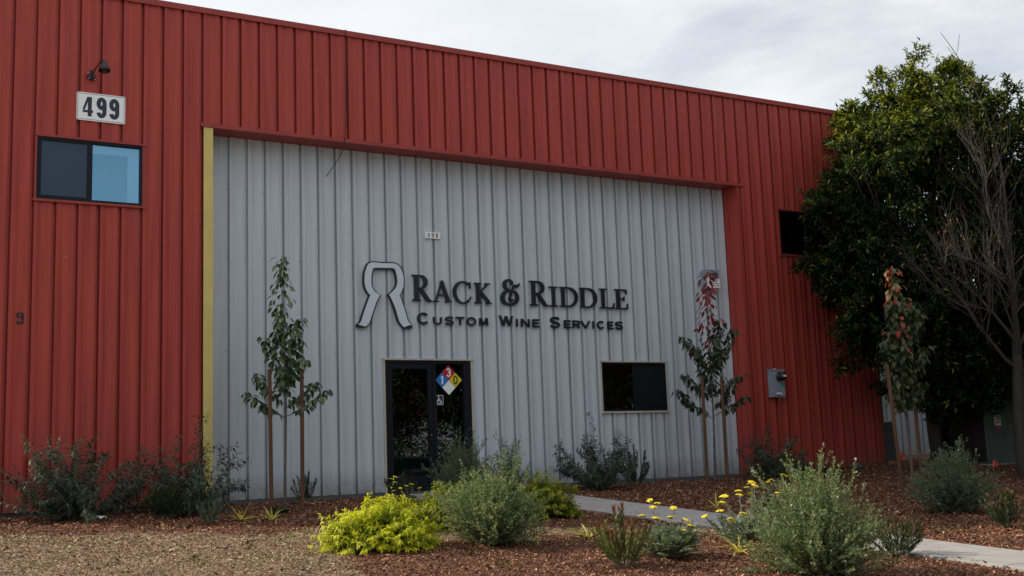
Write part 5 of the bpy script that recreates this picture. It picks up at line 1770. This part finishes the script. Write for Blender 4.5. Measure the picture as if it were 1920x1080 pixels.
def chips(N, x0, x1, y0, y1):
    X = rng.uniform(x0, x1, N)
    Y = rng.uniform(y0, y1, N)
    dist = np.hypot(X - CAM[0], Y - CAM[1])
    keep = rng.uniform(0, 1, N) < np.clip((9.5 / dist) ** 1.6, 0.12, 1)
    on_path = (X > 4.06 - 0.062 * Y + 0.04 * np.sin(Y * 5)) & (X < 5.32 - 0.038 * Y - 0.03 * np.sin(Y * 4)) | ((X > 2.97) & (X < 4.3) & (Y > -1.08))
    on_path &= rng.uniform(0, 1, N) > 0.008
    a = np.arctan2(X - CAM[0], Y - CAM[1])
    keep &= ~on_path & (a > 0.02) & (a < 1.12) & ~((X < 14.5) & (Y > 0.0) & ((X < XL) | (X > XR)))
    return X[keep], Y[keep], dist[keep]


X, Y, dist = chips(560000, -5.5, 17.0, -12.5, 0.40)
n = len(X)
dry = dry_zone(X, Y) > rng.uniform(0.25, 0.75, n)
L = rng.uniform(0.010, 0.040, n) * np.clip(dist / 11, 0.9, 1.5) * np.where(rng.uniform(0, 1, n) < 0.03, rng.uniform(1.6, 2.8, n), 1)
Wd = L * rng.uniform(0.22, 0.6, n)
az = rng.uniform(0, 2 * math.pi, n)
tl = rng.normal(0, 0.42, n)
rl = rng.normal(0, 0.6, n)
d = np.stack([np.cos(az) * np.cos(tl), np.sin(az) * np.cos(tl), np.sin(tl)], 1)
s = unit(np.cross(d, (0, 0, 1.0)))
s = unit(s * np.cos(rl)[:, None] + np.array((0, 0, 1.0)) * np.sin(rl)[:, None])
onp = (X > 4.05 - 0.062 * Y) & (X < 5.33 - 0.038 * Y)
c = np.stack([X, Y, zg(X, Y, True) + rng.uniform(0.002, 0.016, n) + np.where(onp, 0.045, 0)], 1)
nrm = np.cross(s, d)
v0 = c - d * (L / 2)[:, None]
v2 = c + d * (L / 2)[:, None]
v1 = c + s * (Wd / 2)[:, None] + d * (L * rng.uniform(-0.3, 0.3, n))[:, None] - nrm * (Wd * 0.2)[:, None]
v3 = c - s * (Wd / 2)[:, None] + d * (L * rng.uniform(-0.3, 0.3, n))[:, None] - nrm * (Wd * 0.2)[:, None]
Vc = np.stack([v0, v1, v2, v3], 1)
rn = rng.beta(1.6, 2.2, n)
for msk, nm, m, lb in ((~dry, 'bark_mulch', 'chip_red', 'red-brown bark mulch covering the planting beds'), (dry, 'dry_wood_chips', 'chip_dry', 'pale dry wood chips on the trodden strip in the left foreground')):
    k = int(msk.sum())
    o_ = np.arange(k)[:, None] * 4
    F = np.concatenate([o_ + np.array([[0, 1, 2]]), o_ + np.array([[0, 2, 3]])], 1).reshape(-1, 3)
    o = link(nm, mesh_np(nm, Vc[msk].reshape(-1, 3), F, np.repeat(rn[msk], 2)), M[m])
    o['kind'] = 'stuff'
    tag(o, lb, 'mulch')

# small green weeds scattered over the chips
lv = Leaves()
for q in range(330):
    if q < 240:
        x, y = rng.uniform(-4, 4), rng.uniform(-8.5, -2)
        if dry_zone(np.array(x), np.array(y)) < 0.5 and rng.uniform() < 0.85:
            continue
    else:
        x, y = rng.uniform(-3.5, 12), rng.uniform(-11, -0.4)
    if 4.1 < x < 5.7:
        continue
    n = rng.integers(3, 9)
    sp = 0.10 if rng.uniform() < 0.2 else 0.03
    for _ in range(1 if sp < 0.05 else 5):
        a = rng.uniform(0, 2 * math.pi, n)
        el = rng.uniform(0.2, 1.3, n)
        P = np.stack([x + rng.normal(0, sp, n), y + rng.normal(0, sp, n), np.zeros(n)], 1)
        P[:, 2] = zg(P[:, 0], P[:, 1], True)
        lv.add(P, np.stack([np.cos(a) * np.cos(el), np.sin(a) * np.cos(el), np.sin(el)], 1), rand_dirs(n), rng.uniform(0.02, 0.055, n), 0.006, rng.uniform(0, 1, n))
o = lv.obj('weeds', M['weed'], None)
o['kind'] = 'stuff'
tag(o, 'small green weeds sprouting through the wood chips', 'weeds')
# fallen leaves
n = 260
X = rng.uniform(-3, 14, n)
Y = rng.uniform(-11, -0.5, n)
a = rng.uniform(0, 2 * math.pi, n)
lv = Leaves()
lv.add(np.stack([X, Y, zg(X, Y, True) + 0.03], 1), np.stack([np.cos(a), np.sin(a), rng.normal(0, 0.15, n)], 1), rand_dirs(n, 0.6, 1), rng.uniform(0.04, 0.075, n), rng.uniform(0.02, 0.035, n), rng.uniform(0, 1, n))
o = lv.obj('fallen_leaves', M['dead_leaf'], None, True)
o['kind'] = 'stuff'
tag(o, 'dry brown fallen leaves scattered on the mulch', 'leaves')


# ------------------------------------------------------------------ street trees behind the camera (they show in the glass and shade the low sky; the left pair is added for shade)
def street_tree(label, x, y, h, seed, proto=None):
    global rng
    rng = np.random.default_rng(seed)
    t = thing('street_tree', label, 'tree', (x, y, float(zg(0, -15))), rng.uniform(0, 6), 'street trees across the car park')
    if proto is not None:
        for chd in proto.children:
            c_ = chd.copy()
            COL.objects.link(c_)
            c_.parent = t
        t.scale = (h / 10,) * 3
        return t
    tr, lv = Tubes(), Leaves()
    tr.add(catmull([(0, 0, -0.3), (0.05, 0, 1.5), (0, 0.1, 3.5), (0.1, 0, 6)], 4), np.linspace(0.24, 0.1, 13), 8)
    for q in range(230):
        v = rand_dirs(1, -0.95, 1)[0]
        cpt = np.array((0, 0, 5.3)) + v * np.array((3.7, 3.7, 4.6)) * rng.uniform(0.5, 1) ** 0.5
        if q % 5 == 0:
            tr.add(limb((0, 0, 2.5 + rng.uniform(0, 2)), cpt, (0, 0, -0.4), 3), np.linspace(0.08, 0.02, 7), 5)
        n = 110
        P = cpt + rng.normal(0, 0.42, (n, 3))
        lv.add(P, rand_dirs(n), rand_dirs(n, 0.2, 1), rng.uniform(0.12, 0.22, n), 0.07, np.clip(rng.uniform(0, 0.75, n) + (0.3 if q % 4 == 0 else 0), 0, 1))
    tr.obj('trunk', M['bark_dark'], t)
    lv.obj('foliage', M['street_leaf'], t)
    t.scale = (h / 10,) * 3
    return t


pt = street_tree('spreading street tree opposite the entrance door, seen mirrored in its glass', 15.5, -35.0, 14.0, 101)
for i, (x, y, h, lb) in enumerate(((23.0, -32.0, 15.0, 'street tree opposite the lower window, mirrored in its dark panes'),
                                   (30.5, -28.0, 15.0, 'tall street tree far to the right across the car park'),
                                   (9.0, -38.0, 9.5, 'street tree left of the one mirrored in the entrance door'),
                                   (19.5, -38.5, 9.0, 'street tree in the back row right behind the one mirrored in the door'),
                                   (27.0, -36.0, 16.0, 'street tree in the back row between the two right-hand street trees'),
                                   (12.0, -44.0, 10.0, 'street tree in the back row on the left'),
                                   (36.0, -20.0, 15.0, 'rightmost of the street trees across the car park'),
                                   (-6.5, -33.0, 12.0, 'added unseen street tree for shade behind the photographer, left of the centre'),
                                   (-15.0, -30.0, 13.0, 'added unseen street tree for shade at the left end of the row behind the photographer'),
                                   (2.0, -42.0, 9.0, 'street tree of the back row nearest the gap in the row'))):
    street_tree(lb, x, y, h, 102 + i, pt)


# ------------------------------------------------------------------ parked car (shows only as a dim mirror image in the entrance door)
def car(x, y, z, label):
    t = thing('parked_car', label, 'car', (x, y, z))
    paint = mat('dark_car_paint', (0.02, 0.022, 0.028), 0.25, 0.6)
    tyre = mat('tyre_rubber', (0.015, 0.015, 0.015), 0.85)
    rim = mat('wheel_alloy', (0.45, 0.46, 0.48), 0.35, metal=0.8)
    lampr = mat('tail_lamp_red', (0.4, 0.01, 0.01), 0.25)
    lampw = mat('head_lamp_clear', (0.7, 0.72, 0.75), 0.15)
    dk = mat('car_window_tint', (0.01, 0.012, 0.014), 0.06)
    # stations along the length: (x, half width, sill z, belt z, roof z or None)
    st = [(-2.25, 0.70, 0.42, 0.72), (-2.15, 0.82, 0.30, 0.82), (-1.6, 0.88, 0.22, 0.92), (-0.9, 0.90, 0.22, 0.97), (0.4, 0.90, 0.22, 0.98), (1.5, 0.89, 0.24, 1.0), (2.05, 0.85, 0.30, 1.0), (2.25, 0.76, 0.42, 0.92)]
    V, F = [], []
    for (sx, hw, zs, zb) in st:
        ring = [(-hw * 0.92, zs), (-hw, zs + 0.12), (-hw * 1.0, zb - 0.18), (-hw * 0.93, zb), (hw * 0.93, zb), (hw, zb - 0.18), (hw, zs + 0.12), (hw * 0.92, zs)]
        V += [(x + sx, y + ry, z + rz_) for ry, rz_ in ring]
    for i in range(len(st) - 1):
        for k in range(8):
            F.append((i * 8 + k, i * 8 + (k + 1) % 8, i * 8 + 8 + (k + 1) % 8, i * 8 + 8 + k))
    F += [tuple(range(7, -1, -1)), tuple(range((len(st) - 1) * 8, len(st) * 8))]
    MB().add(V, F).build('body', paint, t, smooth=True)
    gh = [(-1.25, 0.80, 0.95), (-0.55, 0.66, 1.38), (0.2, 0.64, 1.47), (1.3, 0.64, 1.45), (1.85, 0.66, 1.36), (2.12, 0.74, 0.99)]
    V, F = [], []
    for (sx, hw, zt) in gh:
        base = 0.94
        V += [(x + sx, y - 0.83, z + base), (x + sx, y - hw, z + zt), (x + sx, y + hw, z + zt), (x + sx, y + 0.83, z + base)]
    for i in range(len(gh) - 1):
        for k in range(3):
            F.append((i * 4 + k, i * 4 + k + 1, i * 4 + 5 + k, i * 4 + 4 + k))
    MB().add(V, F).build('roof', paint, t, smooth=True)
    for sgn in (-1, 1):
        for a, b, za, zb in ((-0.95, -0.05, 1.12, 1.40), (0.0, 0.95, 1.40, 1.40), (1.0, 1.75, 1.40, 1.30)):
            def yy_at(zz):
                return sgn * (0.83 - (zz - 0.94) / 0.5 * 0.17 + 0.012)
            P = [(a, 1.0), (b, 1.0), (b, zb), (a, za)]
            V = [(x + px_, y + yy_at(pz_), z + pz_) for px_, pz_ in P] + [(x + px_, y + yy_at(pz_) - sgn * 0.008, z + pz_) for px_, pz_ in P]
            MB().add(V, [(0, 1, 2, 3), (7, 6, 5, 4), (0, 4, 5, 1), (1, 5, 6, 2), (2, 6, 7, 3), (3, 7, 4, 0)]).build('side_window', dk, t)
        for wx in (-1.4, 1.4):
            w_ = MB().lathe((x + wx, y + sgn * 0.70, z + 0.32), (0, sgn, 0), [(0, 0.26), (0.02, 0.32), (0.19, 0.32), (0.215, 0.28)], 24).build('wheel', tyre, t, smooth=False)
            MB().lathe((x + wx, y + sgn * 0.9155, z + 0.32), (0, sgn, 0), [(0, 0.20), (0.006, 0.20), (0.012, 0.06)], 20).build('rim', rim, t, w_)
        MB().box(x - 2.235, x - 2.12, y + sgn * 0.62 - 0.13, y + sgn * 0.62 + 0.13, z + 0.62, z + 0.74).build('headlight', lampw, t, bevel=0.02)
        MB().box(x + 2.10, x + 2.262, y + sgn * 0.68 - 0.09, y + sgn * 0.68 + 0.09, z + 0.70, z + 0.92).build('tail_light', lampr, t, bevel=0.02)
        MB().box(x - 0.85, x - 0.70, y + sgn * 0.99 - 0.09, y + sgn * 0.99 + 0.09, z + 1.0, z + 1.12).build('mirror', paint, t, bevel=0.02)


car(13.6, -22.5, float(zg(0, -15)) + 0.013, 'dark estate car parked opposite the entrance door, seen mirrored in its glass')


# clipped hedge behind the parked car
rng = np.random.default_rng(140)
t = thing('hedge', 'long dark clipped hedge behind the parked car across the lot', 'hedge', (16.0, -28.5, float(zg(0, -15))))
n = 26000
P = np.stack([rng.uniform(-16, 16, n), rng.uniform(-0.6, 0.6, n), rng.uniform(0.05, 2.1, n) + rng.normal(0, 0.08, n)], 1)
lv = Leaves()
lv.add(P, rand_dirs(n), rand_dirs(n, 0, 1), rng.uniform(0.10, 0.18, n), 0.07, rng.uniform(0, 0.7, n))
lv.obj('foliage', M['street_leaf'], t)
tb = Tubes()
for q in range(30):
    bx_ = -15.5 + q * 1.07
    tb.add([(bx_, 0, -0.2), (bx_ + 0.05, 0.03, 0.8), (bx_ - 0.04, 0, 1.8)], [0.04, 0.03, 0.015], 5)
tb.obj('stems', M['bark_dark'], t)
